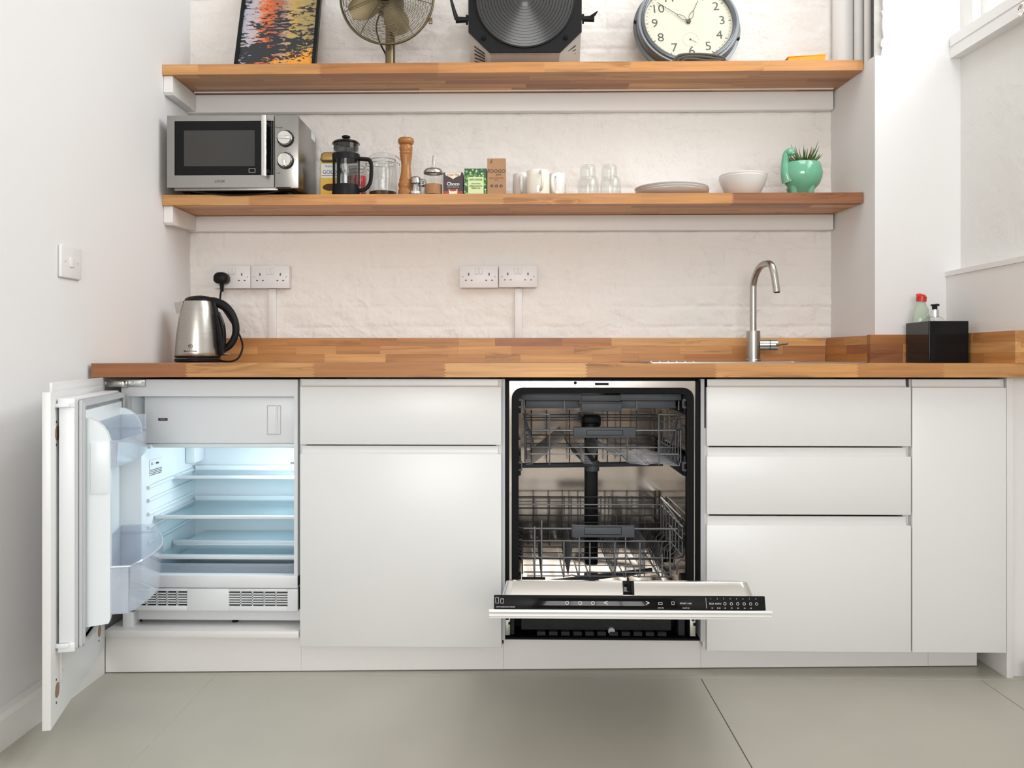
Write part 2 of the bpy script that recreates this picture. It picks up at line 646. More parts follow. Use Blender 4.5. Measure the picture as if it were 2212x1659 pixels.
def leaf_print():
    m = mat('leaf_print_card', (0.03, 0.11, 0.04), 0.45)
    nt = m.node_tree
    L = nt.links.new
    g = nt.nodes.new('ShaderNodeNewGeometry')
    v = nt.nodes.new('ShaderNodeTexVoronoi')
    v.inputs['Scale'].default_value = 95
    L(g.outputs['Position'], v.inputs['Vector'])
    cr = nt.nodes.new('ShaderNodeValToRGB')
    cr.color_ramp.interpolation = 'CONSTANT'
    e = cr.color_ramp.elements
    e[0].position, e[0].color = 0.0, (0.42, 0.62, 0.18, 1)
    e[1].position, e[1].color = 0.22, (0.10, 0.30, 0.06, 1)
    k = e.new(0.45)
    k.color = (0.018, 0.085, 0.03, 1)
    L(v.outputs['Distance'], cr.inputs['Fac'])
    L(cr.outputs['Color'], nt.nodes['Principled BSDF'].inputs['Base Color'])
    return m


def art_print():
    """abstract print: colour fields broken up by horizontal ripples"""
    m = mat('abstract_print', (0.5, 0.2, 0.1), 0.5)
    nt = m.node_tree
    L = nt.links.new
    tc = nt.nodes.new('ShaderNodeTexCoord')
    def noise(scale, detail, dist=0.0):
        mp = nt.nodes.new('ShaderNodeMapping')
        mp.inputs['Scale'].default_value = scale
        L(tc.outputs['Generated'], mp.inputs['Vector'])
        n = nt.nodes.new('ShaderNodeTexNoise')
        n.inputs['Scale'].default_value = 1
        n.inputs['Detail'].default_value = detail
        n.inputs['Distortion'].default_value = dist
        L(mp.outputs[0], n.inputs['Vector'])
        return n
    sep = nt.nodes.new('ShaderNodeSeparateXYZ')
    L(tc.outputs['Generated'], sep.inputs[0])
    rip = noise((10, 1, 60), 5, 0.6)
    big = noise((3.2, 1, 7), 3, 0.5)
    # across: blue-white, orange, rust, ochre
    ad = nt.nodes.new('ShaderNodeMath')
    ad.operation = 'MULTIPLY_ADD'
    ad.inputs[1].default_value = 0.55
    L(rip.outputs['Fac'], ad.inputs[0])
    L(sep.outputs['X'], ad.inputs[2])
    cr = nt.nodes.new('ShaderNodeValToRGB')
    e = cr.color_ramp.elements
    e[0].position, e[0].color = 0.20, (0.25, 0.28, 0.50, 1)
    e[1].position, e[1].color = 1.15, (0.40, 0.30, 0.12, 1)
    for pos, c in ((0.36, (0.50, 0.46, 0.52, 1)), (0.50, (0.50, 0.42, 0.42, 1)), (0.56, (0.70, 0.17, 0.04, 1)), (0.70, (0.58, 0.11, 0.03, 1)), (0.76, (0.26, 0.14, 0.12, 1)), (0.88, (0.50, 0.34, 0.20, 1)), (0.98, (0.55, 0.34, 0.05, 1))):
        k = e.new(pos)
        k.color = c
    L(ad.outputs[0], cr.inputs['Fac'])
    # dark ripples, denser to the foot
    s = nt.nodes.new('ShaderNodeMath')
    s.operation = 'MULTIPLY_ADD'
    s.inputs[1].default_value = -0.30
    s.inputs[2].default_value = 0.70
    L(sep.outputs['Z'], s.inputs[0])
    t = nt.nodes.new('ShaderNodeMath')
    t.operation = 'ADD'
    rip2 = noise((7, 1, 34), 6, 1.2)
    h = nt.nodes.new('ShaderNodeMath')
    h.operation = 'MULTIPLY_ADD'
    h.inputs[1].default_value = 0.7
    L(big.outputs['Fac'], h.inputs[0])
    L(rip2.outputs['Fac'], h.inputs[2])
    cmpn = nt.nodes.new('ShaderNodeMath')
    cmpn.operation = 'LESS_THAN'
    sc = nt.nodes.new('ShaderNodeMath')
    sc.operation = 'ADD'
    sc.inputs[1].default_value = 0.26
    L(s.outputs[0], sc.inputs[0])
    L(h.outputs[0], cmpn.inputs[0])
    L(sc.outputs[0], cmpn.inputs[1])
    mx = nt.nodes.new('ShaderNodeMix')
    mx.data_type = 'RGBA'
    L(cmpn.outputs[0], mx.inputs['Factor'])
    L(cr.outputs['Color'], mx.inputs['A'])
    mx.inputs['B'].default_value = (0.025, 0.027, 0.032, 1)
    # orange flecks low on the right
    fl = noise((9, 1, 28), 4, 2.0)
    f1 = nt.nodes.new('ShaderNodeMath')
    f1.operation = 'MULTIPLY_ADD'
    f1.inputs[1].default_value = 0.35
    L(sep.outputs['X'], f1.inputs[0])
    L(fl.outputs['Fac'], f1.inputs[2])
    f2 = nt.nodes.new('ShaderNodeMath')
    f2.operation = 'MULTIPLY_ADD'
    f2.inputs[1].default_value = -1.1
    L(sep.outputs['Z'], f2.inputs[0])
    L(f1.outputs[0], f2.inputs[2])
    f3 = nt.nodes.new('ShaderNodeMath')
    f3.operation = 'GREATER_THAN'
    f3.inputs[1].default_value = 0.62
    L(f2.outputs[0], f3.inputs[0])
    mx2 = nt.nodes.new('ShaderNodeMix')
    mx2.data_type = 'RGBA'
    L(f3.outputs[0], mx2.inputs['Factor'])
    L(mx.outputs['Result'], mx2.inputs['A'])
    mx2.inputs['B'].default_value = (0.80, 0.33, 0.03, 1)
    L(mx2.outputs['Result'], nt.nodes['Principled BSDF'].inputs['Base Color'])
    return m


W['leafprint'] = leaf_print()
W['art'] = art_print()

# ------------------------------------------------------------------ main dimensions of the place
YB = 3.24                 # back wall
YF = 2.50                 # cabinet fronts
YW = 2.46                 # worktop front edge
YS = 2.98                 # shelf front edge
XL = -1.262               # left wall
WT, WB = 0.9216, 0.8815   # worktop top and underside
S1T, S1B = 1.5150, 1.4780   # lower shelf
S2T, S2B = 1.9765, 1.9405   # upper shelf
YC = 2.905                # front of the wall column


def col_x(Y):             # left face of the column
    a, b = px(1795, YB), px(1890, YC)
    return a + (b - a) * (YB - Y) / (YB - YC)


def right_x(Y, off=0.0):  # right wall, slightly splayed
    return px(2075, YC) + 0.08 * (YC - Y) - off

# ================================================================== THE SETTING
random.seed(7)
rng = np.random.default_rng(11)


def vnoise(nx, nz, cx, cz, seed):
    """smooth value noise on an nx*nz grid with cells of cx*cz samples"""
    r = np.random.default_rng(seed)
    gx, gz = int(nx / cx) + 3, int(nz / cz) + 3
    lat = r.random((gx, gz)) - 0.5
    x, z = np.arange(nx) / cx, np.arange(nz) / cz
    ix, iz = x.astype(int), z.astype(int)
    fx, fz = x - ix, z - iz
    fx, fz = fx * fx * (3 - 2 * fx), fz * fz * (3 - 2 * fz)
    a, b = lat[np.ix_(ix, iz)], lat[np.ix_(ix + 1, iz)]
    c, d = lat[np.ix_(ix, iz + 1)], lat[np.ix_(ix + 1, iz + 1)]
    return (a * (1 - fx)[:, None] + b * fx[:, None]) * (1 - fz)[None, :] + (c * (1 - fx)[:, None] + d * fx[:, None]) * fz[None, :]


def back_wall():
    """thickly painted brickwork: real relief with softened, half filled joints"""
    x0, x1, z0, z1, st = -1.30, 1.62, 0.80, 2.32, 0.005
    nx, nz = int((x1 - x0) / st) + 1, int((z1 - z0) / st) + 1
    xs, zs = x0 + np.arange(nx) * st, z0 + np.arange(nz) * st
    h = 0.0055 * vnoise(nx, nz, 60, 34, 1) + 0.0052 * vnoise(nx, nz, 17, 11, 2) + 0.0036 * vnoise(nx, nz, 7, 5, 3) + 0.0016 * vnoise(nx, nz, 2.6, 2.2, 4)
    # trowel ridges
    rid = np.abs(vnoise(nx, nz, 22, 15, 9) + 0.35 * vnoise(nx, nz, 6, 6, 10))
    h += 0.0030 * np.exp(-(rid / 0.020) ** 2) * (vnoise(nx, nz, 30, 30, 12) > 0.02)
    # courses of bricks
    wob = 0.010 * vnoise(nx, nz, 40, 30, 5)
    Z = zs[None, :] + wob
    X = xs[:, None] + 0.012 * vnoise(nx, nz, 30, 40, 6)
    ch, bl = 0.0755, 0.226
    course = np.floor(Z / ch)
    dz = np.abs((Z / ch) % 1.0 - 0.5)
    dz = (0.5 - dz) * ch
    xo = X + (course % 2) * bl / 2
    dx = (0.5 - np.abs((xo / bl) % 1.0 - 0.5)) * bl
    mask = np.clip(0.55 + 2.2 * vnoise(nx, nz, 55, 26, 8), 0, 1)
    joint = np.maximum(np.exp(-(dz / 0.0065) ** 2), np.exp(-(dx / 0.006) ** 2))
    h -= 0.0036 * joint * mask
    n_id = (np.sin(course * 12.9898 + np.floor(xo / bl) * 78.233) * 43758.5453) % 1.0
    h += 0.0022 * (n_id - 0.5) * mask
    V = np.zeros((nx, nz, 3))
    V[..., 0], V[..., 1], V[..., 2] = xs[:, None], YB - h, zs[None, :]
    i = np.arange(nx * nz).reshape(nx, nz)
    Fq = np.stack([i[:-1, :-1], i[1:, :-1], i[1:, 1:], i[:-1, 1:]], -1).reshape(-1, 4)
    me = bpy.data.meshes.new('wall_back')
    me.vertices.add(nx * nz)
    me.vertices.foreach_set('co', V.reshape(-1))
    me.loops.add(Fq.size)
    me.polygons.add(len(Fq))
    me.loops.foreach_set('vertex_index', Fq.reshape(-1))
    me.polygons.foreach_set('loop_start', np.arange(0, Fq.size, 4))
    me.polygons.foreach_set('loop_total', np.full(len(Fq), 4))
    me.update(calc_edges=True)
    me.validate()
    me.shade_smooth()
    me.materials.append(W['brick'])
    o = link('wall_back', me, None, 'structure')
    core = MB().box(-1.40, 1.75, YB + 0.012, YB + 0.20, -0.05, 3.35).box(-1.40, 1.75, YB - 0.001, YB + 0.02, 2.315, 3.35).box(-1.40, 1.75, YB - 0.001, YB + 0.02, -0.05, 0.81)
    obj('wall_core', core, W['brick'], o)


back_wall()

# floor: painted boards with open seams
floor = setting('floor')
obj('subfloor', MB().box(-1.45, 2.1, -3.6, 3.3, -0.06, -0.006), W['dark'], floor)
seams = [XL - 0.1, px(380, 2.2), px(1567, 2.2), px(2118, 2.5), 2.1]
for k in range(4):
    a, b = seams[k] + (0.0002 if k == 1 else 0.0012), seams[k + 1] - (0.0002 if k == 0 else 0.0012)
    obj('floor_panel', MB().box(a, b, -1.2, 2.496, -0.02, 0.0, 0.0006, 1), W['floor'], floor)
    obj('floor_panel', MB().box(a, b, -3.6, -1.2025, -0.02, 0.0, 0.0006, 1), W['floor'], floor)
obj('floor_panel', MB().box(XL - 0.1, 2.1, 2.4985, 3.3, -0.02, 0.0, 0.0006, 1), W['floor'], floor)

o = obj('wall_left', MB().box(XL - 0.15, XL, -3.6, YB + 0.2, -0.02, 3.35), W['plaster'], None, 'structure')
o = setting('ceiling')
for a in ((-1.45, 0.48, -3.6, 3.45), (1.42, 2.1, -3.6, 3.45), (0.48, 1.42, -3.6, 0.98), (0.48, 1.42, 2.52, 3.45)):
    obj('ceiling_field', MB().box(*a, 3.30, 3.42), W['plaster'], o)
obj('added_roof_pane', MB().box(0.48, 1.42, 0.98, 2.52, 3.36, 3.37), W['pane'], o)  # unseen, assumed roof opening, added to go with the overhead light
bb = obj('baseboard_left', MB().prism([(XL, 0.0), (XL + 0.032, 0.0), (XL + 0.032, 0.074), (XL + 0.024, 0.084), (XL, 0.086)], 'y', -3.55, 2.5), W['trim'], None, 'structure')

# right wall: plaster below a high window
wr = setting('wall_right')
yj = 2.84                                   # near edge of the window opening
ys0, ys1 = -3.6, YC + 0.4


def rquad(mb, Ya, Yb, za, zb, off=0.0, th=0.2):
    return mb.raw([(right_x(Y, off) + t, Y, z) for Y in (Ya, Yb) for t in (0, th) for z in (za, zb)],
                  [(0, 1, 3, 2), (4, 6, 7, 5), (0, 4, 5, 1), (2, 3, 7, 6), (0, 2, 6, 4), (1, 5, 7, 3)])


mb = MB()
rquad(mb, ys0, ys1, -0.02, 1.985)
obj('lower_wall', mb, W['rough_plaster'], wr)
mb = MB()
rquad(mb, yj, ys1, 1.985, 3.35)
obj('reveal', mb, W['rough_plaster'], wr)
mb = MB()
rquad(mb, ys0, 0.75, 1.985, 3.35)
obj('pier', mb, W['rough_plaster'], wr)
mb = MB()
rquad(mb, 0.75, yj, 3.12, 3.35)
obj('lintel', mb, W['rough_plaster'], wr)

# boxed-in ledge on the lower right wall
lx0, lx1 = px(2044, YC), px(2212, 2.50)
lz = pz(587, YC, 2044)
mb = MB()
mb.raw([(lx0, YC, WT), (lx1 - 0.02, 2.43, WT), (lx1 - 0.02, 2.43, lz), (lx0, YC, lz), (lx0 + 0.07, YC, WT), (lx1 + 0.09, 2.43, WT), (lx1 + 0.09, 2.43, lz), (lx0 + 0.07, YC, lz)],
       [(0, 1, 2, 3), (4, 5, 6, 7), (0, 1, 5, 4), (3, 2, 6, 7), (1, 2, 6, 5), (0, 3, 7, 4)])
o = obj('trim_1', mb, W['board'], None, 'structure')
mb = MB()
mb.raw([(lx0 - 0.004, YC, lz - 0.016), (lx1 - 0.024, 2.43, lz - 0.016), (lx1 - 0.024, 2.43, lz), (lx0 - 0.004, YC, lz), (lx0 + 0.07, YC, lz - 0.016), (lx1 + 0.09, 2.43, lz - 0.016), (lx1 + 0.09, 2.43, lz + 0.001), (lx0 + 0.07, YC, lz + 0.001)],
       [(0, 1, 2, 3), (4, 5, 6, 7), (0, 1, 5, 4), (3, 2, 6, 7), (1, 2, 6, 5), (0, 3, 7, 4)])
obj('capping', mb, W['board'], o)

# baseboard at the foot of the right wall, beside the run of cabinets
rbx = px(2192, 2.53)
obj('baseboard_right', MB().prism([(right_x(2.5) + 0.0, 0), (rbx, 0), (rbx, 0.055), (rbx + 0.01, 0.066), (right_x(2.5), 0.068)], 'y', -3.5, 2.455), W['trim'], None, 'structure')

# window in the right wall
win = setting('window_1', (right_x(yj), yj, 2.03))
sa, sb = P(2052, 127, YC), P(2210, 35, 2.53)
slope = (sb.x - sa.x) / (YC - sb.y)
Ye = 0.6
def sill_x(Y): return sa.x + slope * (YC - Y)
zs0, zs1 = sa.z, pz(83, YC, 2056)
mb = MB()
mb.raw([(sill_x(Y) + t, Y, z) for Y in (Ye, YC) for t in (0, 0.16) for z in (zs0, zs1)],
       [(0, 1, 3, 2), (4, 6, 7, 5), (0, 4, 5, 1), (2, 3, 7, 6), (0, 2, 6, 4), (1, 5, 7, 3)])
mb.raw([(sill_x(Y) - 0.0025 + t, Y, z) for Y in (Ye, YC - 0.004) for t in (0, 0.18) for z in (zs1 - 0.03, zs1 + 0.004)],
       [(0, 1, 3, 2), (4, 6, 7, 5), (0, 4, 5, 1), (2, 3, 7, 6), (0, 2, 6, 4), (1, 5, 7, 3)])
obj('window_sill', mb, W['trim'], win)
def wbar(name, Ya, Yb, za, zb, d0, d1, m='trim'):
    q = MB().raw([(right_x(Y) + t, Y, z) for Y in (Ya, Yb) for t in (d0, d1) for z in (za, zb)],
                 [(0, 1, 3, 2), (4, 6, 7, 5), (0, 4, 5, 1), (2, 3, 7, 6), (0, 2, 6, 4), (1, 5, 7, 3)])
    return obj(name, q, W[m], win)
wbar('jamb', yj - 0.035, yj - 0.002, zs1, 3.12, 0.03, 0.09)
wbar('jamb', 0.75, 0.79, zs1, 3.12, 0.03, 0.09)
wbar('head', 0.79, yj - 0.035, 3.08, 3.12, 0.03, 0.09)
wbar('bottom_rail', 0.79, yj - 0.035, zs1 + 0.004, zs1 + 0.04, 0.03, 0.09)
for Y in (2.36, 1.87, 1.38):
    wbar('glazing_bar', Y - 0.010, Y + 0.010, zs1 + 0.04, 3.08, 0.045, 0.075)
for Ya, Yb in ((2.37, yj - 0.036), (1.88, 2.35), (1.39, 1.86), (0.79, 1.37)):
    wbar('pane', Ya, Yb, zs1 + 0.04, 3.08, 0.058, 0.062, 'pane')
c = P(2209, 20, 2.50)
mb = MB().tube([c + Vector((0.0, 0.016 * math.cos(a), 0.016 * math.sin(a))) for a in [2 * math.pi * i / 20 for i in range(20)]], 0.0045, 8, closed=True)
mb.cyl(c + Vector((0.0, 0, 0)), c + Vector((0.06, 0, 0)), 0.006, n=12)
obj('latch_ring', mb, W['chrome'], win)

# wall column: plaster core, boxed below
cz = pz(120, YC, 1890)
cxl = [(col_x(Y), Y) for Y in (YC, YB + 0.02)]
mb = MB().prism([cxl[0], (right_x(YC) + 0.1, YC), (right_x(YC) + 0.1, YB + 0.02), cxl[1]], 'z', WT - 0.02, cz)
o = obj('wall_column', mb, W['plaster'], None, 'structure')
x2 = px(1891, YC)
mb = MB().prism([(x2, YC + 0.012), (right_x(YC) + 0.1, YC + 0.012), (right_x(YC) + 0.1, YB + 0.02), (px(1893, YB), YB + 0.02)], 'z', cz, 3.32)
obj('upper_masonry', mb, W['bare_plaster'], o)
# newer white skim coat with a chipped edge
r2 = random.Random(3)
zz, pts = cz, []
while zz < 3.3:
    pts.append((px(1906, YC) + r2.uniform(-0.004, 0.006), zz))
    zz += r2.uniform(0.006, 0.020)
poly = pts + [(right_x(YC) + 0.05, pts[-1][1]), (right_x(YC) + 0.05, cz)]
obj('skim_coat', MB().prism(poly, 'y', YC + 0.003, YC + 0.0115), W['plaster'], o)

# painted pipes in the recess over the shelf
for u0, u1, Y in ((1799, 1842, 3.20), (1845, 1866, 3.17), (1867, 1881, 3.10)):
    xa, xb = px(u0, Y), px(u1, Y)
    r = (xb - xa) / 2
    mb = MB().cyl(((xa + xb) / 2, Y, S2T - 0.02), ((xa + xb) / 2, Y, 3.30), r, n=28)
    p = obj('pipe', mb, W['trim'])
    p['kind'] = 'structure'
    p.name = 'trim_%d' % {1799: 2, 1845: 3, 1867: 4}[u0]

# rear wall behind the viewer with tall windows
rw = setting('wall_rear')
obj('pier', MB().box(-1.45, -1.10, -3.6, -3.4, -0.02, 3.35), W['rear_brick'], rw)
obj('pier', MB().box(1.30, 2.2, -3.6, -3.4, -0.02, 3.35), W['rear_brick'], rw)
obj('parapet', MB().box(-1.10, 1.30, -3.6, -3.4, -0.02, 0.90), W['rear_brick'], rw)
obj('lintel', MB().box(-1.10, 1.30, -3.6, -3.4, 2.44, 3.35), W['rear_brick'], rw)
w2 = setting('window_2', (0.1, -3.5, 0.9))
for x in (-1.1, -0.5, 0.1, 0.7, 1.26):
    obj('glazing_bar', MB().box(x, x + 0.04, -3.53, -3.49, 0.9, 2.44), W['black'], w2)
for z in (0.9, 1.65, 2.40):
    obj('glazing_bar', MB().box(-1.1, 1.3, -3.53, -3.49, z, z + 0.04), W['black'], w2)

# ================================================================== SOLID WOOD BOARDS
unit = MB().box(0, 1, 0, 1, 0, 1)
bmesh.ops.recalc_face_normals(unit.bm, faces=unit.bm.faces[:])
STAVE = {}
for ax in ('x', 'y'):
    me = bpy.data.meshes.new('stave')
    unit.bm.to_mesh(me)
    me.materials.append(W['wood_' + ax])
    STAVE[ax] = me
unit.bm.free()
PAL = [(0.53, 0.240, 0.080), (0.59, 0.285, 0.100), (0.45, 0.190, 0.063), (0.66, 0.345, 0.130), (0.55, 0.255, 0.088), (0.62, 0.310, 0.112), (0.34, 0.135, 0.056)]


def stave(parent, x0, x1, y0, y1, z0, z1, ax, rnd):
    g = 0.00015
    o = bpy.data.objects.new('stave', STAVE[ax])
    COL.objects.link(o)
    o.parent = parent
    o.matrix_parent_inverse = PINV[parent.name]
    o.location = (x0 + g, y0 + g, z0)
    o.scale = (x1 - x0 - 2 * g, y1 - y0 - 2 * g, z1 - z0)
    c = rnd.choices(PAL, (4, 4, 4, 3, 4, 3, 2))[0]
    k = rnd.uniform(0.92, 1.08)
    o.color = (c[0] * k, c[1] * k, c[2] * k, 1)
    return o


def finger_stave(parent, x0, x1, y0, y1, z0, z1, rnd, first, last):
    n, t_ = 9, 0.0042
    zs = [z0 + (z1 - z0) * i / n for i in range(n + 1)]
    left = [(x0 + (0 if first else (t_ if i % 2 else -t_)), z) for i, z in enumerate(zs)]
    right = [(x1 + (0 if last else (t_ if i % 2 else -t_)), z) for i, z in enumerate(zs)]
    o = obj('stave', MB().prism(left + right[::-1], 'y', y0, y1), W['wood_x'], parent, angle=20)
    c = rnd.choices(PAL, (4, 4, 4, 3, 4, 3, 2))[0]
    k = rnd.uniform(0.92, 1.08)
    o.color = (c[0] * k, c[1] * k, c[2] * k, 1)


def cuts(a, b, rnd, lo, hi):
    out = [a]
    x = a + rnd.uniform(0.05, hi)
    while x < b - 0.08:
        out.append(x)
        x += rnd.uniform(lo, hi)
    return out + [b]


def board(parent, x0, x1f, y0, y1, z0, z1, rows, seed, lo=0.24, hi=0.52, hole=None):
    rnd = random.Random(seed)
    dy = (y1 - y0) / rows
    for r in range(rows):
        ya, yb = y0 + r * dy, y0 + (r + 1) * dy
        spans = [(x0, x1f(yb))]
        if hole and ya < hole[3] - 1e-4 and yb > hole[2] + 1e-4:
            spans = [(x0, hole[0]), (hole[1], x1f(yb))]
        for a, b in spans:
            cs = cuts(a, b, rnd, lo, hi)
            for p, q in zip(cs, cs[1:]):
                if r == 0:
                    finger_stave(parent, p, q, ya, yb, z0, z1, rnd, p == cs[0], q == cs[-1])
                else:
                    stave(parent, p, q, ya, yb, z0, z1, 'x', rnd)


# ---- shelves
for nm, T, B, lab, seed in (('upper', S2T, S2B, 'upper solid beech shelf holding the fan, stage lamp and clock', 21),
                            ('lower', S1T, S1B, 'lower solid beech shelf holding the microwave and the crockery', 35)):
    sh = thing('wall_shelf', lab, 'shelf', (0, YB, B))
    board(sh, XL + 0.001, lambda Y: col_x(Y) - 0.001, YS, YB - 0.006, B, T, 6, seed)
    # white timber supports: along the back wall, and along the left wall
    v0, v1 = (207, 240) if nm == 'upper' else (467, 498)
    bz = pz(v1, YB - 0.035)
    obj('wall_batten', MB().box(XL + 0.001, col_x(YB) - 0.004, YB - 0.036, YB - 0.004, bz, B - 0.001, 0.002), W['board'], sh)
    obj('side_batten', MB().prism([(YS + 0.012, B - 0.001), (YS + 0.012, B - 0.058), (YS + 0.022, B - 0.066), (YB - 0.04, bz + 0.004), (YB - 0.04, B - 0.001)], 'x', XL + 0.001, XL + 0.034, 0.0015), W['board'], sh)

obj('white_strip', MB().box(XL + 0.04, col_x(3.18) - 0.02, 3.172, 3.179, S2B - 0.004, S2B - 0.0003), W['board'], bpy.data.objects['wall_shelf'])  # thin white strip along the upper shelf's underside, near the back

# ---- worktop with the sink cut-out
SX0, SX1, SY0, SY1 = px(1395, 2.50), px(1878, 2.50), 2.490, 3.130      # sink plate
BX0, BX1, BY0, BY1 = SX0 + 0.20, SX1 - 0.04, 2.60, 2.99                # basin
wt = thing('worktop', 'long solid beech kitchen worktop over the white base cabinets', 'worktop', (0, YF, WB))
nrow = 18
dyr = (YB - 0.006 - YW) / nrow
hy0 = YW + dyr * round((BY0 - YW) / dyr)
hy1 = YW + dyr * round((BY1 - YW) / dyr)
board(wt, px(197, YW), lambda Y: right_x(Y) - 0.02 if Y < 2.89 else col_x(Y) + 0.2, YW, YB - 0.006, WB, WT, nrow, 5, 0.24, 0.42, (BX0, BX1, hy0, hy1))

# ---- upstands
UT = pz(730, YB - 0.03)
def upstand(name, lab, x0, x1, y0, y1, ax, z1, seed):
    u = thing('upstand', lab, 'upstand', ((x0 + x1) / 2, (y0 + y1) / 2, WT))
    rnd = random.Random(seed)
    rows = 3
    dz = (z1 - WT) / rows
    for r in range(rows):
        a, b = (x0, x1) if ax == 'x' else (y0, y1)
        cs = cuts(a, b, rnd, 0.13, 0.30) if b - a > 0.4 else ([a, a + (b - a) * rnd.uniform(0.35, 0.65), b])
        for p, q in zip(cs, cs[1:]):
            if ax == 'x':
                stave(u, p, q, y0, y1, WT + r * dz + 0.0003, WT + (r + 1) * dz, 'x', rnd)
            else:
                stave(u, x0, x1, p, q, WT + r * dz + 0.0003, WT + (r + 1) * dz, 'y', rnd)
    return u


xc = px(1783, YB - 0.035)
upstand('back', 'long beech upstand along the back wall behind the kettle and tap', XL + 0.001, xc, YB - 0.034, YB - 0.006, 'x', UT, 3)
UY = YC - 0.028
xm_ = (px(1783, YB - 0.035) + px(1880, UY)) / 2
us = upstand('column side', 'short beech upstand on the side of the wall column right of the tap', xm_, xm_ + 0.026, UY + 0.0285, YB - 0.034, 'y', UT, 4)
us.rotation_euler.z = math.atan2(px(1880, UY) - px(1783, YB - 0.035), YB - 0.035 - UY)
bx = px(1880, UY)
rx = px(2095, 2.70)
upstand('column front', 'beech upstand behind the washing-up bottle on the column front', bx, rx + 0.02, UY, YC - 0.001, 'x', pz(723, UY, 1900), 8)
upstand('right', 'beech upstand along the right wall beside the black caddy', rx, rx + 0.03, YW - 0.004, UY - 0.0005, 'y', pz(723, UY, 1900), 9)

# ================================================================== BASE CABINETS
FT = 0.0185


def front(name, parent, x0, x1, v0, v1, vb, hinge=None):
    """integrated-grip front: slab, and a set-back finger band above it (v: top of band, v1: foot of slab, vb: top of slab)"""
    um = 1100
    z_top, z_slab, z_bot = pz(v0, YF + 0.012), pz(vb, YF), pz(v1, YF)
    f = obj(name, MB().box(x0, x1, YF, YF + FT, z_bot, z_slab, 0.0012), W['front'], parent)
    g = MB().prism([(YF + 0.004, z_slab - 0.002), (YF + 0.011, z_slab + 0.004), (YF + 0.013, z_top - 0.004), (YF + 0.0125, z_top), (YF + FT, z_top), (YF + FT, z_slab - 0.002)], 'x', x0 + 0.004, x1 - 0.010)
    obj('finger_grip', g, W['front'], f)
    return f


def carcass(parent, x0, x1, top=0.875):
    t = 0.018
    y0, y1 = YF + FT + 0.001, 3.12
    obj('side_panel', MB().box(x0, x0 + t, y0, y1, 0.082, top), W['carcass'], parent)
    obj('side_panel', MB().box(x1 - t, x1, y0, y1, 0.082, top), W['carcass'], parent)
    obj('back_panel', MB().box(x0 + t, x1 - t, y1 - 0.008, y1, 0.082, top), W['carcass'], parent)
    obj('bottom_panel', MB().box(x0 + t, x1 - t, y0, y1 - 0.008, 0.082, 0.10), W['carcass'], parent)


def kx(u):
    return px(u, YF)


c1 = thing('base_cabinet', 'white base cabinet with one drawer over a deep front beside the fridge', 'cabinet', (kx(866), 2.8, 0.08))
carcass(c1, kx(648) - 0.004, kx(1084))
front('drawer_front', c1, kx(648), kx(1083), 819, 961, 836)
front('drawer_front', c1, kx(648), kx(1083), 963.5, 1399, 981)

c2 = thing('drawer_cabinet', 'white base cabinet with three stacked drawers under the sink', 'cabinet', (kx(1748), 2.8, 0.08))
carcass(c2, kx(1521), kx(1969), 0.73)
front('drawer_front', c2, kx(1527), kx(1968), 819, 962.5, 836)
front('drawer_front', c2, kx(1527), kx(1968), 965.5, 1109.5, 985)
front('drawer_front', c2, kx(1527), kx(1968), 1113, 1403.5, 1132.5)

c3 = thing('narrow_cabinet', 'narrow white base cabinet with one tall door at the right end', 'cabinet', (kx(2072), 2.8, 0.08))
carcass(c3, kx(1970), kx(2176))
front('door', c3, kx(1971), kx(2174), 819, 1403.5, 837)

mb = MB().box(kx(2180), kx(2180) + 0.019, YF + 0.012, 3.1, 0.0, WB - 0.001, 0.001)
o = obj('end_panel', mb, W['board'])
tag(o, 'narrow white upright panel closing the cabinet run at the right wall', 'panel')
mb = MB().box(kx(2180) + 0.0195, right_x(2.6) - 0.002, YF + 0.03, YF + 0.05, 0.0, WB - 0.001)
o = obj('filler_strip', mb, W['board'])
tag(o, 'white filler strip between the end panel and the right wall', 'panel')

# ---- plinth: proud ledge under the fridge, thin board under the rest
pl = thing('plinth', 'white plinth board along the foot of the base cabinets', 'plinth', (0, 2.56, 0))
pA, pB = Vector((XL + 0.034, 2.500, 0)), Vector((kx(2152), 2.605, 0))
def plx(t): return pA + (pB - pA) * t
def pboard(name, x0, x1, z0, z1, m, d0=0.0, th=0.016):
    def yy(x): return pA.y + (pB.y - pA.y) * (x - pA.x) / (pB.x - pA.x)
    q = MB().raw([(x, yy(x) + d, z) for x in (x0, x1) for d in (d0, d0 + th) for z in (z0, z1)],
                 [(0, 1, 3, 2), (4, 6, 7, 5), (0, 4, 5, 1), (2, 3, 7, 6), (0, 2, 6, 4), (1, 5, 7, 3)])
    return obj(name, q, W[m], pl)
lz0, lz1 = pz(1377, 2.497, 400), pz(1363, 2.497, 400)
pboard('plinth_board', kx(646) + 0.0004, kx(1087), 0.003, 0.079, 'board')
pboard('plinth_board', kx(1087) + 0.0006, kx(1525), 0.003, 0.0965, 'board')
pboard('raw_edge', kx(1087) + 0.001, kx(1523), 0.0965, 0.1035, 'mdf', 0.012, 0.03)
pboard('plinth_board', kx(1525) + 0.0006, kx(2040), 0.003, 0.079, 'board')
pboard('plinth_board', kx(2040) + 0.0008, pB.x, 0.003, 0.079, 'board')
def yy_(x): return pA.y + (pB.y - pA.y) * (x - pA.x) / (pB.x - pA.x)
le = thing('plinth_step', 'white boxed step on the floor under the open fridge', 'step', (px(440, 2.5), 2.55, 0.079))
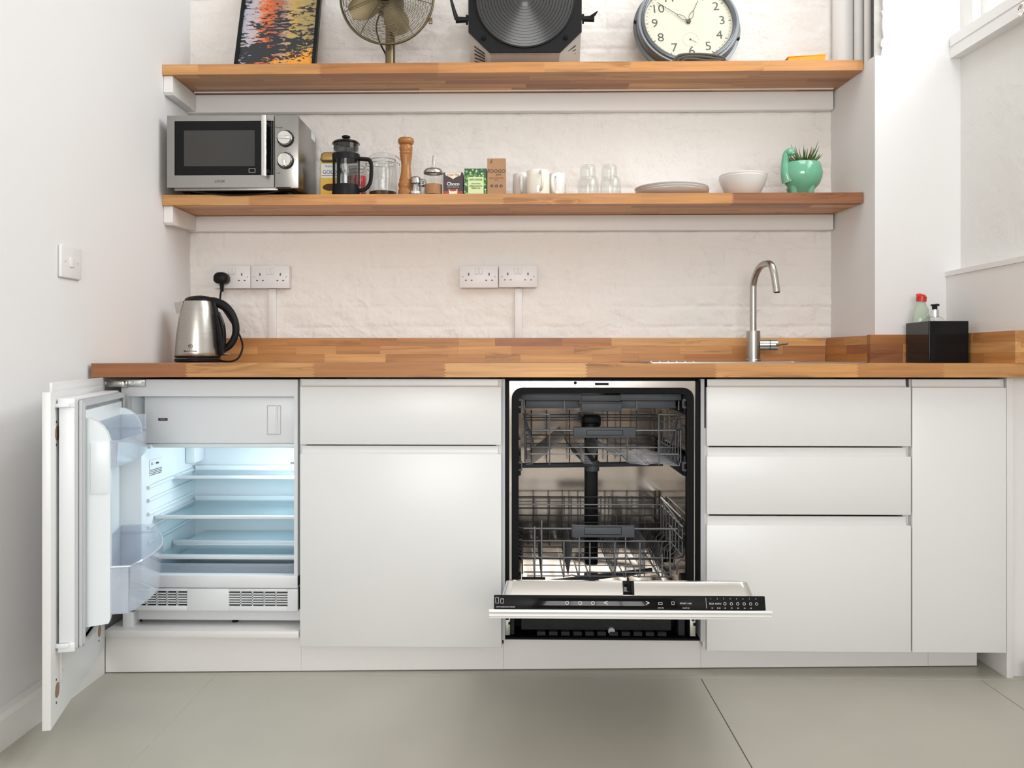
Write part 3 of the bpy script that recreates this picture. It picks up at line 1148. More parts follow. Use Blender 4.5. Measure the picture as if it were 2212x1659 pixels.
obj('step_board', MB().raw([(x, yy_(x) + d, z) for x in (pA.x, kx(646)) for d in (0, 0.016) for z in (0.003, lz0 - 0.0005)],
    [(0, 1, 3, 2), (4, 6, 7, 5), (0, 4, 5, 1), (2, 3, 7, 6), (0, 2, 6, 4), (1, 5, 7, 3)]), W['board'], le)
obj('step_support', MB().box(pA.x + 0.01, kx(646) - 0.01, 2.60, 2.65, 0.0, lz0 - 0.0005), W['carcass'], le)
obj('ledge', MB().box(pA.x, kx(646) - 0.001, 2.494, 2.66, lz0, lz1 + 0.001, 0.0015), W['board'], le)
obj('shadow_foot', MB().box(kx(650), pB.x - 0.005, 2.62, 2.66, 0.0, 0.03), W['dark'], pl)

# ================================================================== FRIDGE
fr = thing('fridge', 'open built-in fridge with lit glass shelves under the worktop', 'fridge', (px(440, 2.6), 2.75, 0.1))
FY = 2.528
fxl, fxr = px(262, FY), px(643, FY)
ixl, ixr = -1.145, px(637, FY + 0.01)
itop, ibot = pz(857, FY + 0.02, 450), pz(1243, FY, 450)
IY = 2.985
# cabinet shell
mb = MB().frame([(fxl, pz(820, FY)), (fxr, pz(820, FY)), (fxr, pz(1273, FY)), (fxl, pz(1273, FY))],
                [(ixl - 0.028, itop + 0.002), (ixr, itop + 0.002), (ixr, ibot), (ixl - 0.028, ibot)], 'y', FY, FY + 0.03)
mb.box(fxl, ixl - 0.03, FY + 0.03, IY + 0.03, pz(1273, FY), pz(820, FY))
mb.box(ixr + 0.012, fxr + 0.008, FY + 0.03, IY + 0.03, pz(1273, FY), pz(820, FY))
mb.box(fxl, fxr, FY + 0.03, IY + 0.03, itop + 0.012, pz(820, FY))
mb.box(fxl, fxr, IY + 0.02, IY + 0.03, pz(1273, FY), pz(820, FY))
obj('body', mb, W['fridge'], fr)
# liner: left wall flares towards the front
zl0 = 0.22
mb = MB()
ring = []
prof = [(FY + 0.028, ixl - 0.028, ixr), (FY + 0.08, ixl, ixr + 0.004), (IY, ixl + 0.0, ixr + 0.004)]
def lr(Y, xa, xb, zb, zt, r=0.02):
    return [(p[0], Y, p[1]) for p in rrect(xa, xb, zb, zt, r, 4)]
mb.loft([lr(FY + 0.02, ixl - 0.03, ixr, ibot, itop + 0.004, 0.012), lr(FY + 0.075, ixl, ixr + 0.004, zl0, itop + 0.006), lr(IY, ixl, ixr + 0.004, zl0, itop + 0.006, 0.03)], cap0=False)
ln = obj('liner', mb, W['liner'], fr, angle=50)
# moulded shelf runners on the left liner wall
for v in (1035, 1062, 1090, 1118, 1150):
    z = pz(v, 2.72, 400)
    mb = MB().tube([(ixl + 0.001, 2.60, z - 0.022 + 0.012), (ixl + 0.004, 2.66, z - 0.006), (ixl + 0.004, 2.93, z + 0.0), (ixl + 0.001, 2.96, z)], 0.006, 8)
    obj('shelf_runner', mb, W['liner'], ln)
obj('fan_cover', MB().box(ixl, ixl + 0.035, 2.89, IY - 0.002, 0.575, 0.635, 0.008), W['liner'], ln)
# evaporator door
fz0, fz1 = pz(957, FY + 0.045, 450), itop + 0.002
ef = obj('freezer_door', MB().box(px(313, FY + 0.04), ixr - 0.002, FY + 0.035, FY + 0.065, fz0, fz1, 0.004), W['fridge'], fr)
hx0, hx1 = px(577, FY + 0.035), px(607, FY + 0.035)
obj('grip_recess', MB().frame(rrect(hx0, hx1, pz(940, FY + .035), pz(876, FY + .035), 0.003), rrect(hx0 + 0.002, hx1 - 0.002, pz(938, FY + .035), pz(878, FY + .035), 0.002), 'y', FY + 0.0335, FY + 0.036), W['gasket'], ef)
obj('grip_ridge', MB().cyl((px(591, FY), FY + 0.036, pz(938, FY)), (px(591, FY), FY + 0.036, pz(878, FY)), 0.004, n=12), W['fridge'], ef)
bd = obj('freezer_badge', MB().box(px(342, FY + .035), px(362, FY + .035), FY + 0.034, FY + 0.036, pz(910, FY + .035), pz(904, FY + .035)), W['ink'], ef)
text('* * *', 0.008, W['white_ink'], bd, (px(352, FY + .034), FY + 0.0338, pz(907.5, FY + .035)))
obj('freezer_rail', MB().box(px(322, FY + .04), ixr - 0.002, FY + 0.045, FY + 0.068, fz0 - 0.015, fz0 - 0.001, 0.003), W['liner'], fr)
obj('freezer_compartment', MB().box(ixl + 0.002, ixr, FY + 0.07, IY - 0.003, fz0 - 0.012, fz0 - 0.004), W['liner'], fr)
obj('freezer_hinge', MB().box(px(317, FY + .03), px(326, FY + .03), FY + 0.03, FY + 0.05, fz0 - 0.016, fz0 - 0.003, 0.002), W['fridge'], fr)
# glass shelves with trims
for k, (vf, u_l, vb, yb) in enumerate(((1031, 365, 1015, 2.955), (1117.5, 326, 1085, 2.955))):
    Yf = 0.0
    Yf = ixl * F_PX / (u_l - U0 - 35)
    z = pz(vf, Yf, 500)
    g = obj('glass_shelf', MB().box(ixl + 0.006, ixr, Yf + 0.004, yb, z - 0.002, z + 0.002), W['shelf_glass'], fr)
    obj('front_trim', MB().box(ixl + 0.004, ixr + 0.002, Yf - 0.004, Yf + 0.010, z - 0.005, z + 0.005, 0.002), W['fridge'], g)
    obj('back_trim', MB().box(ixl + 0.012, ixr + 0.002, yb - 0.004, yb + 0.010, z - 0.004, z + 0.018, 0.003), W['liner'], g)
    obj('side_trim', MB().box(ixl + 0.002, ixl + 0.014, Yf + 0.002, yb, z - 0.004, z + 0.003, 0.001), W['fridge'], g)
# crisper: rear step, glass cover, tray
z3 = pz(1169, 2.79, 500)
g = obj('crisper_step', MB().box(ixl + 0.04, ixr, 2.79, 2.975, z3 - 0.02, z3, 0.005), W['liner'], fr)
obj('front_trim', MB().box(ixl + 0.006, ixr, 2.775, 2.792, z3 - 0.008, z3 + 0.006, 0.003), W['fridge'], g)
z4 = pz(1202, 2.62, 500)
g = obj('crisper_cover', MB().box(ixl + 0.02, ixr, 2.63, 2.775, z4 - 0.002, z4 + 0.003), W['shelf_glass'], fr)
obj('front_trim', MB().box(ixl + 0.006, ixr + 0.001, 2.612, 2.632, z4 - 0.008, z4 + 0.005, 0.003), W['fridge'], g)
obj('back_trim', MB().box(ixl + 0.02, ixr, 2.765, 2.775, z4 - 0.003, z4 + 0.006, 0.002), W['fridge'], g)
g = MB().frame(rrect(ixl + 0.01, ixr - 0.006, 2.60, 2.95, 0.03), rrect(ixl + 0.016, ixr - 0.012, 2.606, 2.944, 0.027), 'z', 0.235, z4 - 0.018)
obj('crisper_drawer', g, W['bin'], fr)
# sticker
sk = MB().raw([(ixl + 0.0015, Y, z) for Y, z in ((2.61, 0.0), (2.70, 0.0), (2.70, 0.05), (2.61, 0.05))], [(0, 1, 2, 3)])
bmesh.ops.translate(sk.bm, verts=sk.bm.verts, vec=(0, 0, pz(1030, 2.61, 320)))
st = obj('rating_sticker', sk, W['sticker'], ln)
zst = pz(1030, 2.61, 320)
for i in range(4):
    obj('sticker_line', MB().box(ixl + 0.0015, ixl + 0.0021, 2.613, 2.697, zst + 0.003 + i * 0.005, zst + 0.005 + i * 0.005), W['ink'], st)
text('CE', 0.011, W['ink'], st, (ixl + 0.002, 2.626, zst + 0.038), (0, -1, 0), (0, 0, 1))
text('R600a', 0.009, W['ink'], st, (ixl + 0.002, 2.665, zst + 0.037), (0, 1, 0), (0, 0, 1))
# lamp on the right liner wall
obj('lamp_cover', MB().box(ixr - 0.004, ixr + 0.003, 2.66, 2.80, 0.545, 0.625, 0.004), W['sticker'], fr)
ld = bpy.data.lights.new('fridge_lamp_light', 'AREA')
ld.shape = 'RECTANGLE'
ld.size, ld.size_y, ld.energy, ld.color = 0.06, 0.12, 2.0, (0.83, 0.94, 1.0)
lo = bpy.data.objects.new('fridge_lamp_light', ld)
lo.location = (ixr - 0.008, 2.73, 0.59)
lo.rotation_euler = (0, math.radians(90), 0)
COL.objects.link(lo)
obj('light_switch_pin', MB().cyl((px(628, 2.56), 2.56, pz(1001, 2.56)), (ixr + 0.004, 2.56, pz(1001, 2.56)), 0.003, n=10), W['gasket'], fr)
# lower front: sill, vent grille with real slots, base
obj('front_sill', MB().box(fxl, fxr, FY - 0.002, FY + 0.03, pz(1272, FY), ibot + 0.001, 0.003), W['fridge'], fr)
gz0, gz1 = pz(1323, FY), pz(1275, FY)
grille = obj('vent_grille', MB().box(fxl, fxr, FY + 0.012, FY + 0.03, gz0, gz1), W['black'], fr)
def gx(u): return px(u, FY)
cols = []
zt0, zt1 = pz(1313, FY), pz(1281, FY)
mb = MB()
mb.box(fxl, gx(294), FY, FY + 0.014, gz0, gz1, 0.001).box(gx(404), gx(494), FY, FY + 0.014, gz0, gz1, 0.001).box(gx(621), fxr, FY, FY + 0.014, gz0, gz1, 0.001)
for a, b in ((294, 404), (494, 621)):
    mb.box(gx(a), gx(b), FY, FY + 0.014, gz0, zt0, 0.001).box(gx(a), gx(b), FY, FY + 0.014, zt1, gz1, 0.001)
obj('grille_panel', mb, W['fridge'], grille)
for a, b in ((294, 404), (494, 621)):
    n = 5
    for i in range(1, n):
        u = a + (b - a) * i / n
        obj('grille_bar', MB().box(gx(u) - 0.0014, gx(u) + 0.0014, FY + 0.001, FY + 0.013, zt0, zt1), W['fridge'], grille)
    for i in range(1, 6):
        z = zt0 + (zt1 - zt0) * i / 6
        obj('grille_slat', MB().box(gx(a), gx(b), FY + 0.001, FY + 0.013, z - 0.0016, z + 0.0016), W['fridge'], grille)
obj('base_board', MB().box(px(293, FY + .04), fxr, FY + 0.04, FY + 0.055, lz1 + 0.012, gz0 - 0.001), W['fridge'], fr)
obj('base_back', MB().box(fxl + 0.02, fxr, FY + 0.07, FY + 0.08, lz1, gz0 - 0.001), W['gasket'], fr)
for u in (298, 507):
    obj('levelling_foot', MB().cyl((px(u, 2.58), 2.585, lz1), (px(u, 2.58), 2.585, lz1 + 0.02), 0.009, n=14), W['black'], fr)
obj('hinge_bracket', MB().box(px(268, FY + .01), px(290, FY + .01), FY + 0.0, FY + 0.05, lz1, lz1 + 0.045, 0.002), W['fridge'], fr)

# ---- the fridge door with its furniture front, swung open
dang = math.atan2(0.153, 0.572)
dv = Vector((math.sin(dang), -math.cos(dang), 0))
mv = Vector((math.cos(dang), math.sin(dang), 0))
H0 = Vector((px(232, 2.5), 2.485, 0))
DM = Matrix(((dv.x, mv.x, 0, H0.x), (dv.y, mv.y, 0, H0.y), (0, 0, 1, 0), (0, 0, 0, 1)))
def D(u, n, z): return DM @ Vector((u, n, z))
ff = obj('furniture_door', MB().box(0.0, 0.578, -0.0185, 0.0, 0.082, 0.858, 0.0012, M=DM), W['front'], fr)
obj('finger_grip', MB().box(0.0, 0.566, -0.006, 0.0, 0.857, 0.880, 0.0008, M=DM), W['front'], ff)
for u, z in ((0.525, 0.155), (0.525, 0.76), (0.075, 0.155)):
    obj('hinge_cup_hole', MB().cyl(D(u, -0.002, z), D(u, 0.0012, z), 0.0175, n=24), W['chipboard'], ff)
    for s in (-0.027, 0.027):
        obj('screw_hole', MB().cyl(D(u + 0.008, -0.002, z + s), D(u + 0.008, 0.0012, z + s), 0.003, n=8), W['ink'], ff)
for u in (0.505, 0.13):
    r_ = obj('slide_rail', MB().box(u - 0.004, u + 0.004, 0.0, 0.006, 0.165, 0.30, 0.001, M=DM), W['white_plastic'], ff)
    obj('rail_screw', MB().cyl(D(u - 0.014, 0.0, 0.19), D(u - 0.014, 0.004, 0.19), 0.005, n=12), W['zinc'], r_)
# inner appliance door
du0, du1 = 0.02, 0.535
dz0, dz1 = 0.246, 0.842
fd = obj('inner_door', MB().box(du0, du1, 0.006, 0.040, dz0 + 0.02, dz1 - 0.02, 0.002, M=DM), W['fridge'], fr)
obj('door_cap', MB().box(du0, du1 + 0.003, 0.004, 0.041, dz1 - 0.021, dz1, 0.002, M=DM).box(du1 - 0.002, du1 + 0.008, 0.0, 0.030, dz1 - 0.021, dz1 - 0.012, 0.001, M=DM), W['fridge'], fd)
obj('door_cap', MB().box(du0, du1 + 0.003, 0.004, 0.041, dz0, dz0 + 0.021, 0.002, M=DM).box(du1 - 0.002, du1 + 0.008, 0.0, 0.030, dz0 + 0.012, dz0 + 0.021, 0.001, M=DM), W['fridge'], fd)
def DMp(mb_poly_outer, inner, n0, n1): return MB().frame(mb_poly_outer, inner, 'y', n0, n1, M=DM)
obj('door_gasket', MB().frame(rrect(du0 + 0.003, du1 - 0.002, dz0 + 0.004, dz1 - 0.004, 0.006), rrect(du0 + 0.05, du1 - 0.045, dz0 + 0.05, dz1 - 0.05, 0.006), 'y', 0.040, 0.047, M=DM)
    .frame(rrect(du0 + 0.004, du1 - 0.004, dz0 + 0.006, dz1 - 0.006, 0.006), rrect(du0 + 0.02, du1 - 0.02, dz0 + 0.02, dz1 - 0.02, 0.006), 'y', 0.049, 0.056, M=DM)
    .frame(rrect(du0 + 0.008, du1 - 0.008, dz0 + 0.01, dz1 - 0.01, 0.006), rrect(du0 + 0.02, du1 - 0.02, dz0 + 0.02, dz1 - 0.02, 0.006), 'y', 0.046, 0.060, M=DM), W['gasket'], fd)
la, lb, lc, ldz = du0 + 0.032, du1 - 0.030, dz0 + 0.045, dz1 - 0.03
dl = obj('door_liner', MB().box(la, lb, 0.038, 0.056, lc, ldz, 0.004, M=DM), W['liner'], fd)
# raised side flanges with rounded shoulders
def flange(u0, u1):
    zt = ldz - 0.015
    poly = [(0.05, lc), (0.108, lc + 0.006), (0.112, lc + 0.02), (0.112, zt - 0.075)] + [(0.112 - 0.06 * (1 - math.cos(a)), zt - 0.075 + 0.072 * math.sin(a)) for a in [math.radians(x) for x in (15, 30, 45, 60, 75, 90)]] + [(0.05, zt)]
    return MB().prism(poly, 'x', u0, u1, 0.002, M=DM)
obj('liner_flange', flange(lb - 0.022, lb), W['liner'], dl)
obj('liner_flange', flange(la, la + 0.022), W['liner'], dl)
obj('flange_pad', MB().box(lb - 0.004, lb + 0.003, 0.068, 0.110, 0.61, 0.735, 0.002, M=DM), W['liner'], dl)
# bins with bowed fronts
def bin_part(name, z0, z1, zr, bow, side):
    t = 0.003
    ua, ub = la + 0.024, lb - 0.003
    N = 14
    n0 = 0.06
    def outl(k, z):
        f = 0.94 if z == z0 else 1.0
        out = []
        for i in range(N + 1):
            s = i / N
            uu = ub + (ua - ub) * s
            nn = side + bow * math.sin(math.pi * min(1, max(0, s * 0.75 + 0.12)))
            out.append((uu, n0 + (nn - n0) * f - k))
        return out
    mb = MB()
    low, hi = outl(0, z0), outl(0, z1)
    lowi, hii = outl(t, z0), outl(t, z1)
    # front wall
    mb.loft([[(p[0], p[1], z0) for p in low], [(p[0], p[1], z1) for p in hi], [(p[0], p[1], z1) for p in hii], [(p[0], p[1], z0 + t) for p in lowi]], closed=False, cap0=False, cap1=False, M=DM)
    # floor
    fl = [(p[0], p[1], z0) for p in low] + [(ua, n0 - 0.002, z0), (ub, n0 - 0.002, z0)]
    mb.raw(fl + [(a, b, c + t) for a, b, c in fl], [tuple(range(len(fl))), tuple(range(len(fl), 2 * len(fl)))], M=DM)
    # ends, and low back rail
    mb.box(ub - t, ub, n0, low[0][1], z0, z1, M=DM)
    mb.box(ua, ua + t, n0, low[-1][1], z0, zr, M=DM)
    mb.box(ua, ub, n0 - 0.002, n0, z0, zr, M=DM)
    q = obj(name, mb, W['bin'], fd, angle=60)
    rim = [(p[0], p[1] - t / 2, z1) for p in hi]
    obj('bin_rim', MB().tube([(ub - t / 2, n0, z1)] + rim + [(ua, n0, z1 + 0.0)], 0.003, 6, M=DM), W['bin'], q)
    for i in range(5):
        z = z0 + (zr - z0) * (0.35 + 0.1 * i)
        obj('bin_rib', MB().box((ua + ub) / 2 - 0.03, (ua + ub) / 2 + 0.03, n0, n0 + 0.002, z, z + 0.003, M=DM), W['bin'], q)
    return q
bin_part('door_bin', 0.672, 0.735, 0.775, 0.030, 0.118)
bin_part('door_bin', 0.318, 0.432, 0.455, 0.062, 0.135)
# steel hinge at the top
hg = obj('door_hinge', MB().box(px(228, 2.51), px(316, 2.53), 2.518, 2.524, pz(836, 2.52), pz(820, 2.52), 0.001), W['zinc'], fr)
obj('hinge_arm', MB().box(px(222, 2.50), px(270, 2.50), 2.492, 2.517, pz(837, 2.5), pz(823, 2.5), 0.003), W['zinc'], hg)
obj('hinge_link', MB().box(px(237, 2.49), px(262, 2.49), 2.486, 2.493, pz(834, 2.49), pz(826, 2.49), 0.001), W['steel'], hg)
for u in (286, 308):
    obj('hinge_screw', MB().cyl((px(u, 2.515), 2.514, pz(828, 2.515)), (px(u, 2.515), 2.52, pz(828, 2.515)), 0.005, n=14), W['chrome'], hg)

# ================================================================== DISHWASHER
dw = thing('dishwasher', 'built-in dishwasher with its door pulled down and empty racks', 'dishwasher', (px(1301, 2.8), 2.8, 0.1))
DY = 2.522
dxl, dxr = px(1091, DY), px(1513, DY)
tzt, tzb = pz(838, DY), 0.182
txl, txr = px(1108, DY), px(1497, DY)
dc = (txl + txr) / 2
# bay sides and top shadow gap
obj('side_strip', MB().box(px(1085, DY), px(1091, DY), DY - 0.004, 3.05, 0.10, WB - 0.006), W['gasket'], dw)
obj('side_strip', MB().box(px(1513, DY), px(1521, DY), DY - 0.004, 3.05, 0.10, WB - 0.006), W['gasket'], dw)
obj('side_seal', MB().box(dxl, px(1100, DY), DY - 0.002, DY + 0.04, 0.20, WB - 0.012, 0.002), W['rubber'], dw)
obj('side_seal', MB().box(px(1503, DY), dxr, DY - 0.002, DY + 0.04, 0.20, WB - 0.012, 0.002), W['rubber'], dw)
obj('top_baffle', MB().box(dxl, dxr, DY + 0.02, DY + 0.03, pz(824, DY), WB - 0.001), W['rubber'], dw)
oz1 = pz(823, DY)
outer = rrect(px(1100, DY), px(1503, DY), tzb - 0.004, oz1, 0.002, 6)
inner = rrect(txl - 0.004, txr + 0.004, tzb, tzt, 0.032, 6)
obj('tub_flange', MB().frame(outer, inner, 'y', DY + 0.008, DY + 0.02), W['polished'], dw)
obj('tub_gasket', MB().frame(rrect(txl - 0.004, txr + 0.004, tzb, tzt + 0.001, 0.033, 6), rrect(txl + 0.017, txr - 0.017, tzb + 0.012, tzt - 0.016, 0.022, 6), 'y', DY + 0.004, DY + 0.03), W['rubber'], dw)
TY = 3.055
mb = MB().loft([[(p[0], Y, p[1]) for p in rrect(txl + 0.006, txr - 0.006, tzb, tzt - 0.008, 0.03, 6)] for Y in (DY + 0.012, TY)], cap0=False)
tub = obj('tub', mb, W['tub'], dw, angle=50)
obj('catch', MB().box(px(1286, DY), px(1315, DY), DY + 0.002, DY + 0.012, pz(832, DY), pz(827, DY), 0.001), W['rubber'], dw)
obj('flange_hole', MB().cyl((px(1243, DY), DY + 0.006, pz(827, DY)), (px(1243, DY), DY + 0.009, pz(827, DY)), 0.0045, n=16), W['rubber'], dw)
obj('spray_duct', MB().box(px(1263, TY), px(1290, TY), TY - 0.03, TY - 0.001, 0.2, 0.72, 0.006), W['black'], dw)
obj('duct_head', MB().box(px(1258, 2.9), px(1296, 2.9), 2.86, TY - 0.03, 0.705, 0.745, 0.008).cyl((dc - 0.01, 2.84, 0.695), (dc - 0.01, 2.84, 0.72), 0.03, n=20), W['black'], dw)
def spray_arm(z, y, tilt, ln):
    mb = MB()
    rings = []
    for s in np.linspace(-1, 1, 13):
        w = 0.026 - 0.012 * abs(s)
        c_ = Vector((dc - 0.01 + s * ln, y + tilt * s, z))
        rings.append([c_ + Vector((0, w * math.cos(a), 0.008 * math.sin(a))) for a in [2 * math.pi * k / 10 for k in range(10)]])
    mb.loft(rings)
    mb.cyl((dc - 0.01, y, z - 0.02), (dc - 0.01, y, z + 0.012), 0.024, n=18)
    return obj('spray_arm', mb, W['grey_plastic'], dw)
spray_arm(pz(1003, 2.78), 2.78, 0.03, 0.235)
spray_arm(0.215, 2.80, 0.10, 0.215)
# side slides
for s, x in ((1, txl + 0.012), (-1, txr - 0.012)):
    for z in (pz(868, 2.6), pz(1000, 2.6)):
        obj('rack_slide', MB().box(min(x, x + s * 0.012), max(x, x + s * 0.012), 2.545, 3.03, z - 0.032, z + 0.030, 0.003), W['black'], dw)
        obj('slide_end', MB().frame(rrect(x + min(0, s * 0.016), x + max(0, s * 0.016), z - 0.016, z + 0.012, 0.003, 3), rrect(x + min(0, s * 0.016) + 0.004, x + max(0, s * 0.016) - 0.004, z - 0.010, z + 0.006, 0.002, 3), 'y', 2.537, 2.549), W['grey_plastic'], dw)

def wires(name, segs, r, parent, m='wire', n=6):
    mb = MB()
    for s in segs:
        mb.tube(s, r, n)
    return obj(name, mb, W[m], parent, 'stuff', angle=60)


# cutlery tray
RY = 2.565
ct = obj('cutlery_tray', MB().box(px(1126, RY), px(1257, RY), RY, RY + 0.02, pz(865, RY), pz(848, RY), 0.002).box(px(1340, RY), px(1472, RY), RY, RY + 0.02, pz(865, RY), pz(850, RY), 0.002)
         .box(px(1256, RY), px(1341, RY), RY + 0.002, RY + 0.02, pz(867, RY), pz(853, RY), 0.002), W['grey_plastic'], dw)
obj('tray_bin', MB().box(px(1135, RY + .02), px(1253, RY + .02), RY + 0.02, RY + 0.42, pz(882, RY + .02), pz(864, RY + .02), 0.003), W['grey_plastic'], ct)
obj('tray_bin', MB().box(px(1341, RY + .02), px(1460, RY + .02), RY + 0.02, RY + 0.42, pz(882, RY + .02), pz(864, RY + .02), 0.003), W['grey_plastic'], ct)
obj('tray_handle', MB().box(px(1255, RY), px(1343, RY), RY - 0.008, RY + 0.018, pz(888, RY), pz(870, RY), 0.003).box(px(1250, RY), px(1346, RY), RY - 0.004, RY + 0.02, pz(872, RY), pz(868, RY), 0.001), W['grey_plastic'], ct)
segs = []
for u in (1132, 1219, 1376, 1467):
    segs.append([(px(u, RY), RY + 0.004, pz(866, RY)), (px(u, RY), RY + 0.006, pz(886, RY))])
wires('tray_wire', segs, 0.0022, ct)

# racks ------------------------------------------------------------
def hloop(xa, xb, ya, yb, z, ch=0.02):
    return [(xa, ya + ch, z), (xa + ch, ya, z), (xb - ch, ya, z), (xb, ya + ch, z), (xb, yb, z), (xa, yb, z), (xa, ya + ch, z)]


# upper rack: low front rails, high back, zig-zag cup rests
ub = 2.975
uxl, uxr = px(1135, RY), px(1474, RY)
zu = [pz(v, RY) for v in (929, 966, 980.5)]
ur = obj('upper_rack', MB().tube(hloop(uxl, uxr, RY, ub, zu[0]), 0.0026, 8), W['wire'], dw)
segs = [hloop(uxl, uxr, RY, ub, zu[1]), [(uxl + 0.015, RY, zu[2]), (uxr - 0.01, RY, zu[2])]]
zr = pz(895, RY)
segs += [[(uxl - 0.008, RY + 0.02, zr), (uxl + 0.01, RY, zr), (px(1187, RY), RY, zr)], [(uxr + 0.012, RY + 0.02, zr), (uxr - 0.01, RY, zr), (px(1423, RY), RY, zr)]]
zf = pz(1003, RY)
for u in (1187, 1423):
    segs.append([(px(u, RY), RY - 0.003, zr), (px(u, RY), RY - 0.003, zf)])
for u in (1134, 1255, 1355, 1470):
    segs.append([(px(u, RY), RY - 0.003, zu[0]), (px(u, RY), RY - 0.003, zf + 0.006)])
for u in (1148, 1181, 1230, 1312, 1340, 1375, 1430, 1462):
    x = px(u, ub)
    segs.append([(x, ub, pz(1002, ub)), (x, ub, pz(886, ub))])
for z in (pz(896, ub), pz(902, ub), pz(958, ub)):
    segs.append([(uxl, ub, z), (uxr, ub, z)])
for y in np.linspace(RY + 0.05, ub - 0.03, 8):
    for x, s in ((uxl, 1), (uxr, -1)):
        segs.append([(x, y, zu[0] + 0.02), (x + s * 0.004, y, zf + 0.01)])
for x in (uxl, uxr):
    segs.append([(x, RY + 0.02, zr), (x, ub, zr)])
    segs.append([(x, RY + 0.02, zu[0]), (x, RY + 0.05, zr + 0.004)])
wires('rack_wire', segs, 0.0021, ur)
# cup rests: rows of bent wires, seen end-on
prof_a = [(1136, 1004), (1148, 1003), (1160, 994), (1222, 944), (1236, 976), (1262, 1001), (1280, 1001)]
prof_b = [(1284, 990), (1290, 969), (1302, 968), (1330, 985), (1340, 987), (1346, 984), (1360, 1000), (1398, 1004), (1408, 1000), (1420, 1000), (1450, 1005), (1468, 1006), (1471, 985)]
segs = []
for k, y in enumerate(np.linspace(RY + 0.004, ub - 0.02, 18)):
    for pr in (prof_a, prof_b):
        segs.append([(px(u, RY), y, pz(v, RY)) for u, v in pr])
wires('cup_rest', segs, 0.00095, ur, n=5)
for a, b in (((1133, 905), (1153, 968)), ((1470, 905), (1455, 965))):
    obj('fold_comb', MB().tube([(px(a[0], RY), RY + 0.05, pz(a[1], RY)), (px(b[0], RY), RY + 0.05, pz(b[1], RY))], 0.006, 6, flat=0.4), W['grey_plastic'], ur)
hx = obj('rack_handle', MB().box(px(1238, RY), px(1373, RY), RY - 0.010, RY + 0.006, pz(945.5, RY), pz(922, RY), 0.003), W['grey_plastic'], ur)
obj('handle_inset', MB().frame(rrect(px(1266, RY), px(1345, RY), pz(939.5, RY), pz(928, RY), 0.002, 3), rrect(px(1267, RY), px(1344, RY), pz(938.6, RY), pz(929, RY), 0.0015, 3), 'y', RY - 0.0106, RY - 0.009), W['rubber'], hx)

# lower rack
lb_ = 2.985
lxl, lxr = px(1117, RY), px(1478, RY)
zlv = [pz(v, RY) for v in (1141, 1168, 1204)]
lrk = obj('lower_rack', MB().tube(hloop(lxl, lxr, RY, lb_, zlv[0]), 0.0027, 8), W['wire'], dw)
segs = [hloop(lxl, lxr, RY, lb_, zlv[1]), hloop(lxl, lxr, RY, lb_, zlv[2])]
zb = pz(1245, RY)
for u in (1155, 1170, 1218, 1251, 1274, 1328, 1351, 1382, 1430, 1447):
    top = {1155: 1138, 1170: 1125, 1218: 1171, 1251: 1158, 1274: 1171, 1328: 1170, 1351: 1160, 1382: 1171, 1430: 1195, 1447: 1145}[u]
    segs.append([(px(u, RY), RY - 0.003, pz(top, RY)), (px(u, RY), RY - 0.003, zb), (px(u, RY), RY + 0.02, zb - 0.006), (px(u, RY), lb_, zb - 0.006)])
segs.append([(lxl + 0.03, RY - 0.002, pz(1243, RY)), (px(1228, RY), RY - 0.002, pz(1243, RY)), (px(1235, RY), RY - 0.002, pz(1241, RY)), (px(1245, RY), RY - 0.002, pz(1243, RY)), (px(1355, RY), RY - 0.002, pz(1244, RY)), (px(1364, RY), RY - 0.002, pz(1241, RY)), (px(1374, RY), RY - 0.002, pz(1244, RY)), (lxr - 0.03, RY - 0.002, pz(1244, RY))])
for y in np.linspace(RY + 0.07, lb_, 5):
    segs.append([(lxl + 0.02, y, zb - 0.004), (lxr - 0.02, y, zb - 0.004)])
zbk = [pz(v, lb_) for v in (1073, 1097, 1128)]
for z in zbk:
    segs.append([(lxl, lb_, z), (lxr, lb_, z)])
for u in (1153, 1187, 1219, 1234, 1254, 1298, 1315, 1332, 1365, 1393, 1430, 1460):
    segs.append([(px(u, lb_), lb_ + 0.002, pz(1070, lb_)), (px(u, lb_), lb_ + 0.002, zb)])
for x in (lxl, lxr):
    for f in (0.0, 0.5):
        segs.append([(x, RY + 0.05, zlv[0] + 0.05 * f), (x, lb_, zbk[0] - 0.04 * (1 - f) * 0)])
    for y in np.linspace(RY + 0.03, lb_, 8):
        f = (y - RY) / (lb_ - RY)
        zt = zlv[0] + (zbk[0] - zlv[0]) * f
        s = 1 if x == lxl else -1
        segs.append([(x, y, zt), (x, y, zlv[2] - 0.01), (x + s * 0.016, y, zlv[2] - 0.024), (x + s * 0.016, y, zb)])
wires('rack_wire', segs, 0.0023, lrk)
